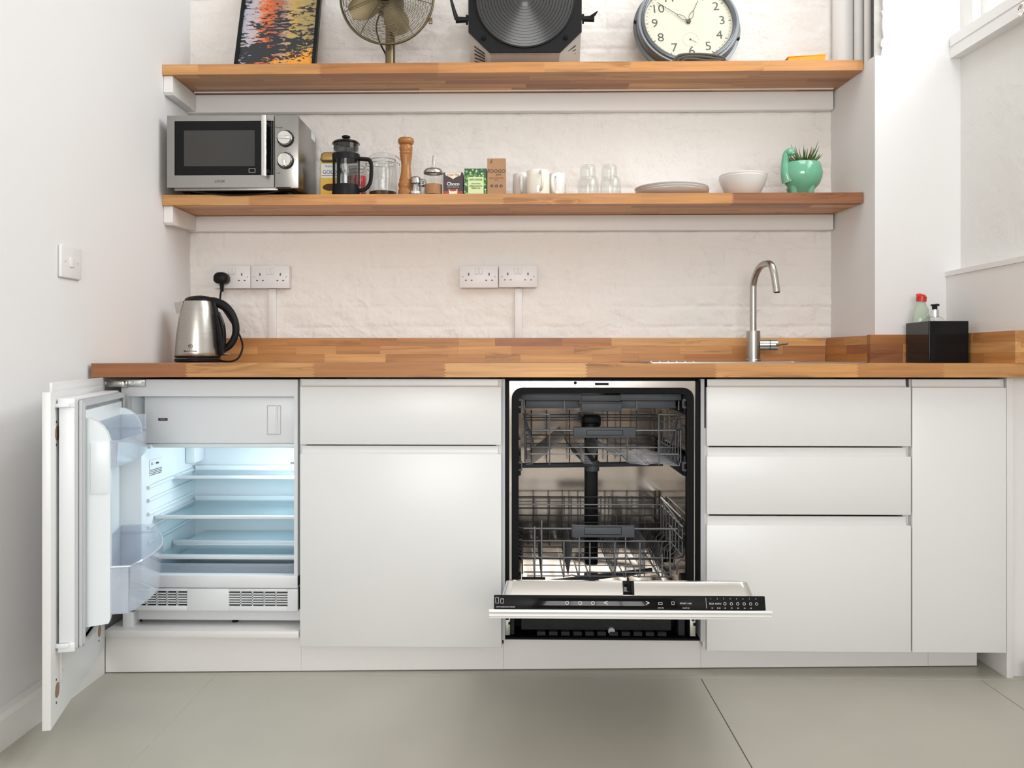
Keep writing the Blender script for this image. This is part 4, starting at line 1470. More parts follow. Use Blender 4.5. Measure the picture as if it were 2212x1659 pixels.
# plate tines
segs = []
for u, tl in ((1170, 0), (1228, 1), (1330, 1), (1395, 0), (1425, 1)):
    for y in np.linspace(RY + 0.03, lb_ - 0.03, 15):
        x = px(u, RY) * (1.0)
        segs.append([(x, y, zb - 0.004), (x + 0.012 * tl, y - 0.012, zb + 0.085 if tl else zb + 0.11)])
wires('plate_tine', segs, 0.0014, lrk, n=5)
hx = obj('rack_handle', MB().box(px(1235, RY), px(1370, RY), RY - 0.010, RY + 0.006, pz(1159, RY), pz(1134, RY), 0.003), W['grey_plastic'], lrk)
obj('handle_inset', MB().frame(rrect(px(1262, RY), px(1342, RY), pz(1153, RY), pz(1136, RY), 0.002, 3), rrect(px(1263, RY), px(1341, RY), pz(1152, RY), pz(1137, RY), 0.0015, 3), 'y', RY - 0.0106, RY - 0.009), W['rubber'], hx)
for u, s in ((1120, 1), (1474, -1)):
    for y in (2.60, 2.90):
        obj('rack_wheel', MB().cyl((px(u, 2.6) - 0.008, y, 0.262), (px(u, 2.6) + 0.008, y, 0.262), 0.020, n=20), W['black'], lrk)
obj('wheel_fork', MB().box(px(1127, 2.6), px(1178, 2.6), 2.585, 2.60, 0.252, 0.268, 0.003), W['black'], lrk)

# base under the door
bz0, bz1 = 0.106, 0.178
obj('base_tray', MB().box(px(1126, 2.56), px(1450, 2.56), 2.56, 2.60, bz0 + 0.012, bz1, 0.002), W['black_rough'], dw)
for i in range(16):
    u = 1140 + i * 19.5
    obj('base_rib', MB().box(px(u, 2.555) - 0.0012, px(u, 2.555) + 0.0012, 2.548, 2.562, bz0 + 0.042, bz1), W['black_rough'], dw)
for i in range(11):
    u = 1160 + i * 26
    obj('base_tab', MB().box(px(u, 2.555), px(u + 18, 2.555), 2.545, 2.562, bz0, bz0 + 0.011), W['black_rough'], dw)
obj('base_screw', MB().cyl((px(1321, 2.55), 2.548, pz(1362, 2.55)), (px(1321, 2.55), 2.562, pz(1362, 2.55)), 0.010, n=24), W['gasket'], dw)
obj('base_void', MB().box(dxl, dxr, 2.64, 2.66, 0.10, tzb + 0.0), W['rubber'], dw)
obj('base_floor', MB().box(dxl, dxr, 2.53, 2.66, 0.098, 0.104), W['rubber'], dw)
for u0, u1 in ((1089, 1102), (1490, 1502)):
    q = obj('hinge_plate', MB().box(px(u0, 2.535), px(u1, 2.535), 2.532, 2.60, bz0 + 0.004, bz1, 0.001), W['zinc'], dw)
    obj('hinge_slot', MB().box(px(u0 + 4, 2.53), px(u0 + 10, 2.53), 2.530, 2.534, bz1 - 0.022, bz1 - 0.012), W['rubber'], q)
    obj('hinge_slot', MB().box(px(u1 - 4, 2.53), px(u1 + 1, 2.53), 2.530, 2.534, bz0 + 0.036, bz0 + 0.044), W['rubber'], q)
    obj('hinge_post', MB().box(px(u0 + 14 if u0 < 1200 else u0 - 26, 2.56), px(u0 + 22 if u0 < 1200 else u0 - 12, 2.56), 2.55, 2.60, bz0, bz1, 0.002), W['black_rough'], dw)

# door, lowered
th = math.radians(16.2)
eY, eZ = -math.cos(th), math.sin(th)
nY, nZ = math.sin(th), math.cos(th)
PX0, PZ0 = 2.521, 0.1745
ctr = px(1362, 1.794)
KM = Matrix(((1, 0, 0, ctr), (0, eY, nY, PX0), (0, eZ, nZ, PZ0), (0, 0, 0, 1)))   # local x, l, t
def K(x, l, t): return KM @ Vector((x, l, t))
L_ = 0.757
dd = obj('door_front', MB().box(-0.2985, 0.2985, 0.03, L_ - 0.022, 0.0, 0.0185, 0.0012, M=KM), W['front'], dw)
obj('finger_grip', MB().prism([(L_ - 0.024, 0.0185), (L_, 0.0185), (L_, 0.0135), (L_ - 0.006, 0.0125), (L_ - 0.010, 0.009), (L_ - 0.010, 0.005), (L_ - 0.022, 0.0035), (L_ - 0.024, 0.0)], 'x', -0.2985, 0.2985, M=KM), W['front'], dd)
di = obj('door_core', MB().box(-0.290, 0.290, 0.03, L_ - 0.016, 0.019, 0.047, 0.001, M=KM), W['gasket'], dw)
cp = obj('control_panel', MB().box(-0.2885, 0.2885, L_ - 0.060, L_ - 0.010, 0.0190, 0.0485, 0.0015, M=KM), W['gloss_black'], dw)
poly = [(-0.272, L_ - 0.02), (0.272, L_ - 0.02), (0.262, 0.06), (-0.262, 0.06)]
wsx = 0.526 * 0.5
mb = MB()
def sring(t, w, le):
    return [KM @ Vector((p[0], p[1], t)) for p in rrect(-w, w, 0.05, le, 0.02, 5)]
mb.loft([sring(0.048, 0.272, L_ - 0.024), sring(0.066, 0.266, L_ - 0.026), sring(0.078, 0.263, L_ - 0.032), sring(0.081, 0.255, L_ - 0.042)])
si = obj('inner_panel', mb, W['polished'], dw, angle=45)
obj('door_latch', MB().box(-0.011, 0.013, L_ - 0.034, L_ - 0.020, 0.0495, 0.079, 0.001, M=KM), W['gloss_black'], di)
obj('latch_beak', MB().tube([K(0.001, L_ - 0.02, 0.058), K(0.001, L_ - 0.016, 0.071), K(0.001, L_ - 0.03, 0.086)], [0.004, 0.005, 0.002], 8), W['gloss_black'], di)
# printed symbols of the control strip
xd, yd = (1, 0, 0), (0, nY, nZ)
fl = L_ - 0.0097
def ct_x(u): return (P(u, 1302, 1.80).x - ctr)
def cmark(s, u, t, size): text(s, size, W['white_ink'], cp, K(ct_x(u), fl, t), xd, yd, depth=0.0001, name='symbol')
for u, s, sz in ((1310, '<', 0.016), (1401, '>', 0.016), (1484, 'START / OK', 0.0048), (1540, 'ECO', 0.0048), (1554, 'AUTO', 0.0048)):
    cmark(s, u, 0.0325, sz)
for u, s in ((1081, 'LOW NOISE'), (1102, 'AUTO DOOR'), (1429, 'extra dry'), (1484, 'reset 3 sec'), (1541, '50'), (1555, '45-65'), (1569, '65'), (1583, '70'), (1597, '60'), (1611, '30'), (1625, '40')):
    cmark(s, u, 0.0235, 0.0034)
for i, u in enumerate((1539, 1553, 1567, 1581, 1595, 1609, 1623, 1637)):
    cmark(str(i + 1), u, 0.0425, 0.0034)
def cring(u, t, r):
    pts = circle(0, 0, r, 20)
    inn = circle(0, 0, r * 0.78, 20)
    q = Matrix(((1, 0, 0, 0), (0, 0, 1, 0), (0, 1, 0, 0), (0, 0, 0, 1)))
    mb = MB().frame([(ct_x(u) + a, t + b) for a, b in pts], [(ct_x(u) + a, t + b) for a, b in inn], 'y', fl - 0.0002, fl + 0.0002, M=KM)
    obj('symbol', mb, W['white_ink'], cp)
for u in (1226, 1254, 1282):
    cring(u, 0.0325, 0.0038)
for u in (1569, 1583, 1597, 1611, 1625, 1638):
    cring(u, 0.0325, 0.0030)
def cbox(u0, u1, t0, t1):
    mb = MB()
    w = 0.0006
    a, b = ct_x(u0), ct_x(u1)
    for q in ((a, b, t0, t0 + w), (a, b, t1 - w, t1), (a, a + w, t0, t1), (b - w, b, t0, t1)):
        mb.box(q[0], q[1], fl - 0.0002, fl + 0.0002, q[2], q[3], M=KM)
    obj('symbol', mb, W['white_ink'], cp)
cbox(1070, 1077, 0.031, 0.0435)
cbox(1081, 1088, 0.031, 0.0405)
cbox(1424, 1433, 0.030, 0.0345)
cbox(1453, 1459, 0.030, 0.0365)
mb = MB().box(ct_x(1528), ct_x(1528) + 0.0005, fl - 0.0002, fl + 0.0002, 0.023, 0.044, M=KM)
obj('symbol', mb, W['white_ink'], cp)

# ================================================================== SINK AND TAP
sk = thing('sink', 'stainless inset sink with drainer let into the worktop', 'sink', ((SX0 + SX1) / 2, 2.8, WT))
mb = MB().frame(rrect(SX0, SX1, SY0, SY1, 0.02, 5), rrect(BX0 + 0.004, BX1 - 0.004, hy0 + 0.004, hy1 - 0.004, 0.035, 5), 'z', WT + 0.0003, WT + 0.0035)
obj('sink_rim', mb, W['steel_h'], sk)
ri = rrect(BX0 + 0.004, BX1 - 0.004, hy0 + 0.004, hy1 - 0.004, 0.035, 5)
def inset(poly, d):
    cx, cy = sum(p[0] for p in poly) / len(poly), sum(p[1] for p in poly) / len(poly)
    return [(p[0] + (cx - p[0]) * d, p[1] + (cy - p[1]) * d) for p in poly]
mb = MB().loft([[(x, y, WT + 0.003) for x, y in ri], [(x, y, WT - 0.02) for x, y in inset(ri, 0.01)], [(x, y, WT - 0.145) for x, y in inset(ri, 0.06)], [(x, y, WT - 0.155) for x, y in inset(ri, 0.12)]], cap0=False)
obj('basin', mb, W['steel_h'], sk, angle=50)
obj('drain', MB().lathe([(0, 0.001), (0.03, 0.001), (0.038, 0.004), (0.042, 0.002)], ((BX0 + BX1) / 2, (hy0 + hy1) / 2, WT - 0.155), 28), W['chrome'], sk)
for i in range(6):
    x = SX0 + 0.035 + i * 0.026
    obj('drainer_ridge', MB().tube([(x, 2.62, WT + 0.0035), (x, 2.95, WT + 0.0035)], 0.003, 8), W['steel_h'], sk)

TYY = 3.065
tx = px(1627, TYY)
tp = thing('tap', 'tall brushed steel kitchen tap with swan neck behind the sink', 'tap', (tx, TYY, WT))
tz = pz(715, TYY, 1627)
obj('tap_body', MB().lathe([(0, 0.0035), (0.0262, 0.0035), (0.0262, 0.010), (0.0248, 0.012), (0.0248, tz - WT), (0.013, tz - WT + 0.0005), (0, tz - WT + 0.0005)], (tx, TYY, WT), 36), W['steel'], tp)
e1 = P(1650, 569, 2.99)
pts = [(tx, TYY, tz - 0.005), (tx, TYY, pz(640, TYY, 1627)), (tx + 0.001, TYY - 0.002, pz(612, TYY, 1627)), P(1635, 588, 3.03), P(1645, 574, 3.00), P(1657, 569.5, 2.965), P(1665, 572, 2.935), P(1670, 583, 2.92), P(1674, 603, 2.915), P(1678, 631, 2.91)]
obj('spout', MB().tube(smooth(pts, 8), 0.0118, 20), W['steel'], tp)
q = P(1678, 631.5, 2.909)
obj('outlet', MB().cyl(q + Vector((0, 0, 0.004)), q + Vector((0.0004, 0, -0.0022)), 0.0095, n=20), W['rubber'], tp)
hz = pz(745, TYY, 1655)
hv = obj('mixer_valve', MB().cyl((tx + 0.022, TYY, hz), (tx + 0.0555, TYY - 0.004, hz), 0.0195, n=28), W['steel'], tp)
obj('valve_gap', MB().cyl((tx + 0.0555, TYY - 0.004, hz), (tx + 0.0575, TYY - 0.004, hz), 0.0188, n=28), W['rubber'], hv)
obj('valve_cap', MB().cyl((tx + 0.0575, TYY - 0.004, hz), (tx + 0.0835, TYY - 0.007, hz), 0.0195, n=28), W['steel'], hv)
obj('lever', MB().tube([(tx + 0.074, TYY - 0.012, hz), (tx + 0.080, TYY - 0.035, hz), (tx + 0.096, TYY - 0.085, hz + 0.003)], 0.004, 10), W['steel'], hv)

# ================================================================== CADDY, BOTTLES
CX0, CX1, CY0, CY1 = px(2007, 2.69), px(2092, 2.69), 2.69, 2.873
czt = pz(693.5, CY0, 2040)
cd = thing('sink_caddy', 'glossy black caddy box in the corner holding two bottles', 'caddy', ((CX0 + CX1) / 2, 2.78, WT))
CL = px(1957, 2.873)
outer = [(CX0, CY0), (CX1, CY0), (CX1 + 0.003, CY1), (CL, CY1)]
inn = [(CX0 + 0.004, CY0 + 0.004), (CX1 - 0.004, CY0 + 0.004), (CX1 - 0.001, CY1 - 0.004), (CL + 0.004, CY1 - 0.004)]
mb = MB().frame(outer, inn, 'z', WT + 0.001, czt).prism(inn, 'z', WT + 0.001, WT + 0.006)
obj('caddy_box', mb, W['gloss_black'], cd)
obj('corner_bead', MB().cyl((CX0 + 0.0025, CY0 + 0.0025, WT + 0.001), (CX0 + 0.0025, CY0 + 0.0025, czt), 0.0036, n=14), W['gloss_black'], cd)

by = 2.843
bxx = px(1990, by)
bz = WT + 0.0065
wb = thing('washing_up_bottle', 'pale green washing-up bottle with a red flip cap in the caddy', 'bottle', (bxx, by, bz))
zt = pz(650, by, 1988)
h_ = zt - bz
obj('bottle_body', MB().lathe([(0, 0.0), (0.026, 0.0), (0.0285, 0.006), (0.029, h_ * 0.35), (0.029, h_ * 0.60), (0.0285, h_ * 0.70), (0.023, h_ * 0.86), (0.0145, h_ * 0.955), (0.0135, h_), (0, h_)], (bxx, by, bz), 30, sy=0.72), W['soap'], wb)
obj('shoulder_wave', MB().tube(smooth([(bxx - 0.026, by - 0.016, bz + h_ * 0.60), (bxx, by - 0.0235, bz + h_ * 0.70), (bxx + 0.016, by - 0.0195, bz + h_ * 0.80)], 6), 0.0018, 6), W['soap'], wb)
obj('bottle_label', MB().lathe([(0.0295, h_ * 0.2), (0.0295, h_ * 0.55)], (bxx, by, bz), 30, sy=0.735), W['red'], wb)
zc = pz(641, by, 1988)
cpz = obj('cap', MB().cyl((bxx, by, zt - 0.002), (bxx + 0.001, by, zc), 0.0160, 0.0165, n=24), W['red'], wb)
obj('flip_lid', MB().tube(smooth([P(1998, 641.5, by), P(1988, 638, by), P(1979, 637, by)], 5), [0.0095, 0.0095, 0.009, 0.009, 0.009, 0.008, 0.007, 0.007, 0.006, 0.005, 0.003], 12, flat=0.55), W['red'], cpz)

sy_ = 2.775
sx_ = px(2019, sy_)
sd = thing('soap_dispenser', 'clear soap pump bottle with black pump head in the caddy', 'bottle', (sx_, sy_, bz))
zt = pz(683, sy_, 2019)
h_ = zt - bz
obj('bottle_body', MB().lathe([(0, 0), (0.034, 0), (0.036, 0.005), (0.036, h_ * 0.72), (0.034, h_ * 0.84), (0.024, h_ * 0.96), (0.0125, h_), (0, h_)], (sx_, sy_, bz), 32), W['glass'], sd)
obj('collar', MB().cyl((sx_, sy_, zt - 0.004), (sx_, sy_, pz(669, sy_, 2019)), 0.0122, n=24), W['chrome'], sd)
pm = obj('pump_head', MB().cyl((sx_, sy_, pz(670, sy_, 2019)), (sx_, sy_, pz(660.5, sy_, 2019)), 0.0080, n=18).cyl((sx_, sy_, pz(661, sy_, 2019)), (sx_, sy_, pz(657.5, sy_, 2019)), 0.0115, 0.0118, n=20), W['black'], sd)
obj('nozzle', MB().tube([(sx_, sy_, pz(659, sy_, 2019)), (sx_ - 0.002, sy_ - 0.024, pz(659, sy_, 2019)), (sx_ - 0.002, sy_ - 0.030, pz(660.5, sy_, 2019))], 0.0035, 8), W['black'], pm)
obj('dip_tube', MB().cyl((sx_, sy_, bz + 0.006), (sx_, sy_, zt), 0.002, n=8), W['white_plastic'], sd)

# ================================================================== SOCKETS, TRUNKING, SWITCH
def socket(u0, u1, v0, v1, lab, plugged=False):
    Yf, d = YB - 0.036, 0.036
    x0, x1, z0, z1 = px(u0, Yf), px(u1, Yf), pz(v1, Yf, (u0 + u1) / 2), pz(v0, Yf, (u0 + u1) / 2)
    s = thing('double_socket', lab, 'socket', ((x0 + x1) / 2, YB, z0), 'white double power sockets on the back wall')
    obj('mounting_box', MB().box(x0 + 0.001, x1 - 0.001, Yf + 0.009, YB - 0.001, z0 + 0.001, z1 - 0.001, 0.002), W['white_plastic'], s)
    pl_ = obj('face_plate', MB().box(x0, x1, Yf, Yf + 0.009, z0, z1, 0.0015), W['white_plastic'], s)
    w, h = x1 - x0, z1 - z0
    xc, zc_ = (x0 + x1) / 2, (z0 + z1) / 2
    for sgn in (-1, 1):
        cx = xc + sgn * w * 0.265
        obj('earth_slot', MB().box(cx - 0.0022, cx + 0.0022, Yf - 0.0004, Yf + 0.002, zc_ + h * 0.045, zc_ + h * 0.165), W['ink'], pl_)
        for t in (-1, 1):
            obj('pin_slot', MB().box(cx + t * 0.011 - 0.0034, cx + t * 0.011 + 0.0034, Yf - 0.0004, Yf + 0.002, zc_ - h * 0.185, zc_ - h * 0.145), W['ink'], pl_)
        rk = obj('rocker_switch', MB().box(xc + sgn * 0.0078 - 0.0052, xc + sgn * 0.0078 + 0.0052, Yf - 0.0022, Yf + 0.002, zc_ + h * 0.10, zc_ + h * 0.37, 0.0008), W['white_plastic'], s)
        ra_, rb_ = rrect(xc + sgn * 0.0078 - 0.0058, xc + sgn * 0.0078 + 0.0058, zc_ + h * 0.09, zc_ + h * 0.38, 0.0006, 2), rrect(xc + sgn * 0.0078 - 0.0052, xc + sgn * 0.0078 + 0.0052, zc_ + h * 0.10, zc_ + h * 0.37, 0.0006, 2)
        obj('rocker_gap', MB().frame(ra_, rb_, 'y', Yf - 0.0002, Yf + 0.001), W['soft_ink'], rk)
        obj('screw_cap', MB().cyl((xc + sgn * w * 0.42, Yf - 0.0006, zc_ - 0.001), (xc + sgn * w * 0.42, Yf + 0.002, zc_ - 0.001), 0.0032, n=14), W['gasket'], pl_)
    return s


socket(461, 541, 573.5, 622.5, 'white double socket with the black kettle plug in it')
socket(542, 625, 573.5, 622.5, 'white double socket right beside the plugged-in kettle socket')
socket(993, 1076, 573.5, 621.5, 'empty white double socket, left of the middle pair')
socket(1077.5, 1160, 573.0, 620.5, 'empty white double socket above the white trunking, right of the middle pair')
for u0, u1, lab in ((580, 596, 'white cable trunking dropping from the sockets behind the kettle'), (1112, 1128, 'white cable trunking dropping from the middle pair of sockets')):
    Yf = YB - 0.014
    q = obj('cable_trunking', MB().box(px(u0, Yf), px(u1, Yf), Yf, YB - 0.001, UT, pz(623, Yf), 0.001), W['board'])
    tag(q, lab, 'trunking')

# light switch on the left wall
Ya, Yb2 = -XL * F_PX / (U0 + 35 - 114) - 0.0, -XL * F_PX / (U0 + 35 - 160)
zs_a = pz(567 + 35, (Ya + Yb2) / 2, 137)
zs_b = pz(567 - 35, (Ya + Yb2) / 2, 137)
ls = thing('light_switch', 'white light switch on the plain left wall', 'switch', (XL, (Ya + Yb2) / 2, zs_a))
obj('switch_plate', MB().box(XL + 0.0005, XL + 0.010, Ya, Yb2, zs_a, zs_b, 0.004, 3), W['white_plastic'], ls)
ym, zm = (Ya + Yb2) / 2, (zs_a + zs_b) / 2
obj('rocker', MB().box(XL + 0.008, XL + 0.0135, ym - 0.011, ym + 0.011, zm - 0.014, zm + 0.014, 0.0015), W['white_plastic'], ls)
for s in (-1, 1):
    obj('screw', MB().cyl((XL + 0.008, ym + s * 0.033, zm), (XL + 0.0107, ym + s * 0.033, zm), 0.003, n=12), W['gasket'], ls)

# ================================================================== KETTLE
KY = 2.97
kx_ = px(427.5, KY)
kb = thing('kettle_dock', 'black kettle power base with its cord and plug on the worktop', 'kettle base', (kx_, KY, WT))
kzb = pz(774, KY, 427)
obj('base_disc', MB().lathe([(0, 0.001), (0.073, 0.001), (0.078, 0.005), (0.0785, kzb - WT - 0.004), (0.075, kzb - WT), (0, kzb - WT)], (kx_, KY, WT), 44), W['black'], kb)
pz_ = P(477, 601, YB - 0.07)
cord = [(kx_ + 0.070, KY + 0.02, WT + 0.006), P(497, 781, 2.985), P(515, 773, 3.0), P(524, 750, 3.02), P(519, 728, 3.04), P(506, 705, 3.06), P(490, 680, 3.09), P(477, 660, 3.13), P(476, 640, YB - 0.056), (pz_.x, pz_.y + 0.012, pz_.z - 0.03)]
obj('cord', MB().tube(smooth(cord, 8), 0.0036, 10), W['black'], kb)
plg = MB()
rings = []
for (dy, sc) in ((0.030, 0.82), (0.026, 0.97), (0.006, 1.0), (-0.010, 0.93), (-0.016, 0.70)):
    rings.append([(pz_.x + sc * a, pz_.y + dy, pz_.z + sc * b) for a, b in [(0.0268 * math.copysign(abs(math.cos(q)) ** 0.8, math.cos(q)), (0.0235 if math.sin(q) > 0 else 0.0215) * math.copysign(abs(math.sin(q)) ** (0.95 if math.sin(q) > 0 else 0.6), math.sin(q))) for q in [2 * math.pi * j / 28 for j in range(28)]]])
plg.loft(rings)
pg = obj('plug', plg, W['black'], kb, angle=50)
obj('cord_grip', MB().cyl((pz_.x, pz_.y + 0.010, pz_.z - 0.018), (pz_.x, pz_.y + 0.012, pz_.z - 0.050), 0.0085, 0.006, n=14), W['black'], pg)

kt = thing('kettle', 'brushed steel kettle with black handle and lid in the left corner', 'kettle', (kx_, KY, kzb))
def kring(z, r, sh, n=44): return [(kx_ + sh + r * math.cos(2 * math.pi * k / n), KY + r * math.sin(2 * math.pi * k / n), z) for k in range(n)]
zt = pz(650, KY, 430)
hh = zt - kzb
rings = [kring(kzb + 0.001, 0.072, 0), kring(kzb + 0.006, 0.0765, 0), kring(kzb + 0.020, 0.0765, 0)]
for f, r, sh in ((0.12, 0.0762, 0), (0.3, 0.0735, 0.0), (0.5, 0.070, 0.001), (0.7, 0.0645, 0.0015), (0.85, 0.059, 0.003), (0.95, 0.0535, 0.004), (1.0, 0.0495, 0.0045)):
    rings.append(kring(kzb + hh * f, r, sh))
obj('kettle_body', MB().loft(rings), W['steel'], kt, angle=50)
obj('lower_band', MB().lathe([(0.0735, 0.002), (0.0775, 0.003), (0.0775, 0.008), (0.0760, 0.0095)], (kx_, KY, kzb), 44), W['black'], kt)
lid = MB()
rl = []
for f, r, z in ((0, 0.0505, 0.0), (1, 0.048, 0.009), (2, 0.037, 0.0155), (3, 0.02, 0.0195), (4, 0.004, 0.021)):
    rl.append([(kx_ + 0.0045 + 0.006 * f / 4 + r * math.cos(a), KY + r * math.sin(a), zt - 0.002 + z) for a in [2 * math.pi * k / 40 for k in range(40)]])
lid.loft(rl)
obj('lid', lid, W['black'], kt, angle=60)
sp = MB().prism([(kx_ - 0.076, zt - 0.008), (kx_ - 0.045, zt - 0.002), (kx_ - 0.045, zt - 0.05), (kx_ - 0.068, zt - 0.045)], 'y', KY - 0.022, KY + 0.022, 0.003)
obj('spout', sp, W['steel'], kt)
hp = [P(447, 650, KY), P(463, 652, KY), P(484, 661, KY), P(500, 678, KY), P(509, 702, KY), P(508, 725, KY), P(498, 744, KY), P(485, 753, KY), P(476, 756, KY)]
rr = [0.010, 0.014, 0.0145, 0.0130, 0.0120, 0.0115, 0.0115, 0.012, 0.010]
hs = smooth(hp, 5)
rs = [rr[min(int(i / 5), 8)] + (rr[min(int(i / 5) + 1, 8)] - rr[min(int(i / 5), 8)]) * ((i % 5) / 5) for i in range(len(hs))]
hd = obj('handle', MB().tube(hs, rs, 14, flat=1.25), W['black'], kt, angle=60)
st_pts = [P(459, 655, KY), P(466, 685, KY), P(473, 715, KY), P(477, 745, KY), P(479, 768, KY)]
obj('spine', MB().tube(smooth(st_pts, 5), 0.0115, 12, flat=1.9), W['black'], kt, angle=60)
obj('window_strip', MB().tube(smooth([P(472, 675, KY - 0.02), P(482, 700, KY - 0.02), P(485, 725, KY - 0.02), P(484, 750, KY - 0.02)], 5), 0.0055, 10), W['gloss_black'], kt)
obj('rocker', MB().tube([P(478, 763, KY - 0.01), P(489, 765, KY - 0.015), P(498, 766, KY - 0.02)], [0.004, 0.0035, 0.003], 8), W['steel'], kt)
ey = KY - 0.0762
obj('emblem', MB().frame([(px(411, ey) + a, pz(748, ey, 411) + b) for a, b in circle(0, 0, 0.0075, 24)], [(px(411, ey) + a, pz(748, ey, 411) + b) for a, b in circle(0, 0, 0.0065, 24)], 'y', ey - 0.0006, ey + 0.002), W['ink'], kt)
text('R', 0.010, W['ink'], kt, (px(411, ey), ey + 0.0005, pz(748, ey, 411)), depth=0.0012)
text('Russell Hobbs', 0.0078, W['ink'], kt, (px(411, ey), ey + 0.0016, pz(758.5, ey, 411)), depth=0.0022)

# ================================================================== MICROWAVE
MYF = 2.945
mx0, mx1, mz1, mz0 = px(361, MYF), px(645, MYF), pz(249, MYF, 500), pz(405, MYF, 500)
mw = thing('microwave', 'steel microwave with two dials on the lower shelf', 'microwave', ((mx0 + mx1) / 2, 3.08, S1T))
obj('casing', MB().box(mx0 + 0.002, mx1 - 0.001, MYF + 0.012, 3.205, mz0 + 0.004, mz1 - 0.001, 0.006), W['steel_h'], mw)
obj('underside', MB().box(mx0 + 0.03, mx1 - 0.03, MYF + 0.03, 3.19, S1T + 0.012, mz0 + 0.005, 0.006), W['black'], mw)
obj('base_rail', MB().box(mx0 + 0.02, px(598, MYF), MYF + 0.012, MYF + 0.03, mz0 - 0.008, mz0 + 0.004, 0.002), W['steel_h'], mw)
for a in (mx0 + 0.05, mx1 - 0.05):
    for b in (MYF + 0.07, 3.17):
        obj('foot', MB().cyl((a, b, S1T + 0.0002), (a, b, mz0 + 0.002), 0.013, n=16), W['black'], mw)
dxa, dxb = mx0, px(592, MYF)
door = obj('oven_door', MB().frame([(dxa, mz0), (dxb, mz0), (dxb, mz1), (dxa, mz1)], [(px(377, MYF), pz(378.5, MYF, 500)), (px(591, MYF), pz(378.5, MYF, 500)), (px(591, MYF), pz(261, MYF, 500)), (px(377, MYF), pz(261, MYF, 500))], 'y', MYF, MYF + 0.014), W['steel_h'], mw)
obj('door_glass', MB().box(px(377, MYF) - 0.001, px(591, MYF) + 0.0005, MYF + 0.003, MYF + 0.012, pz(378.5, MYF, 500) - 0.001, pz(261, MYF, 500) + 0.001), W['gloss_black'], door)
scr = mat('door_screen', (0.05, 0.048, 0.046), 0.25, spec=0.3)
obj('door_screen', MB().box(px(397, MYF), px(550, MYF), MYF + 0.002, MYF + 0.004, pz(358.5, MYF, 500), pz(281, MYF, 500)), scr, door)
hxc = px(570, MYF - 0.03)
hn = obj('door_handle', MB().tube([(hxc, MYF - 0.03, pz(378, MYF - 0.03)), (hxc, MYF - 0.03, pz(247, MYF - 0.03))], 0.0098, 18), W['polished'], door)
for v in (266, 368):
    obj('handle_stud', MB().cyl((hxc, MYF - 0.028, pz(v, MYF)), (hxc + 0.006, MYF + 0.006, pz(v, MYF)), 0.006, n=12), W['steel'], hn)
cpn = obj('control_panel', MB().box(px(593, MYF), mx1, MYF + 0.001, MYF + 0.014, mz0 - 0.003, mz1, 0.0025), W['steel_h'], mw)
for v in (299.5, 347.5):
    zc_, xc = pz(v, MYF, 617), px(617, MYF)
    dl_ = obj('dial', MB().lathe([(0, 0.020), (0.0225, 0.020), (0.0240, 0.017), (0.0255, 0.0), (0, 0.0)], (0, 0, 0), 36, M=Matrix.Translation((xc, MYF + 0.0005, zc_)) @ Matrix.Rotation(math.pi / 2, 4, 'X')), W['polished'], mw)
    obj('dial_ring', MB().lathe([(0.0265, 0.0), (0.0265, 0.003), (0.0295, 0.003), (0.0295, 0.0)], (0, 0, 0), 36, closed=True, M=Matrix.Translation((xc, MYF + 0.001, zc_)) @ Matrix.Rotation(math.pi / 2, 4, 'X')), W['black'], dl_)
    R = Matrix.Translation((xc, MYF - 0.022, zc_)) @ Matrix.Rotation(0 if v < 320 else math.pi / 2, 4, 'Y')
    obj('dial_grip', MB().box(-0.022, 0.022, -0.004, 0.006, -0.0055, 0.0055, 0.003, M=R), W['polished'], dl_)
    mb = MB()
    for k in range(11):
        a = math.radians(-140 + 28 * k)
        p = Vector((xc + 0.0335 * math.sin(a), MYF + 0.0005, zc_ + 0.0335 * math.cos(a)))
        mb.box(p.x - 0.0009, p.x + 0.0009, p.y - 0.0003, p.y + 0.001, p.z - 0.0009, p.z + 0.0009)
    obj('dial_marks', mb, W['ink'], cpn, 'stuff')
text('POWER', 0.0075, W['ink'], cpn, (px(603, MYF), MYF + 0.0008, pz(273, MYF)))
text('TIME', 0.0065, W['ink'], cpn, (px(601, MYF), MYF + 0.0008, pz(372, MYF)))
text('LOGIK', 0.0125, W['ink'], door, (px(475, MYF), MYF - 0.0002, pz(389.5, MYF)), bold=0.01)
obj('vent_slot', MB().box(px(597, MYF), px(628, MYF), MYF - 0.0002, MYF + 0.004, mz0 - 0.0025, mz0 + 0.001), W['black'], cpn)
obj('door_badge', MB().frame(rrect(px(537, MYF), px(551, MYF), pz(370.5, MYF), pz(361, MYF), 0.001, 2), rrect(px(538, MYF), px(550, MYF), pz(369.6, MYF), pz(361.8, MYF), 0.0008, 2), 'y', MYF + 0.0022, MYF + 0.0032), W['soft_ink'], door)
obj('side_label', MB().box(mx1 - 0.0012, mx1 - 0.0004, 3.13, 3.19, pz(304, 3.16, 680), pz(288, 3.16, 680)), W['sticker'], mw)

obj('power_cable', MB().tube(smooth([P(395, 409, 3.0), P(425, 414.5, 2.974), P(470, 419.5, 2.974), P(510, 421, 2.974), P(560, 419, 2.974), P(600, 413, 2.976), P(622, 408, 3.0)], 6), 0.0032, 8), W['black'], mw)

# ================================================================== LOWER SHELF: JARS AND BOXES
Z = S1T
def lathe_part(name, prof, c, m, parent, n=40, **k):
    return obj(name, MB().lathe(prof, c, n, **k), m if not isinstance(m, str) else W[m], parent, angle=45)


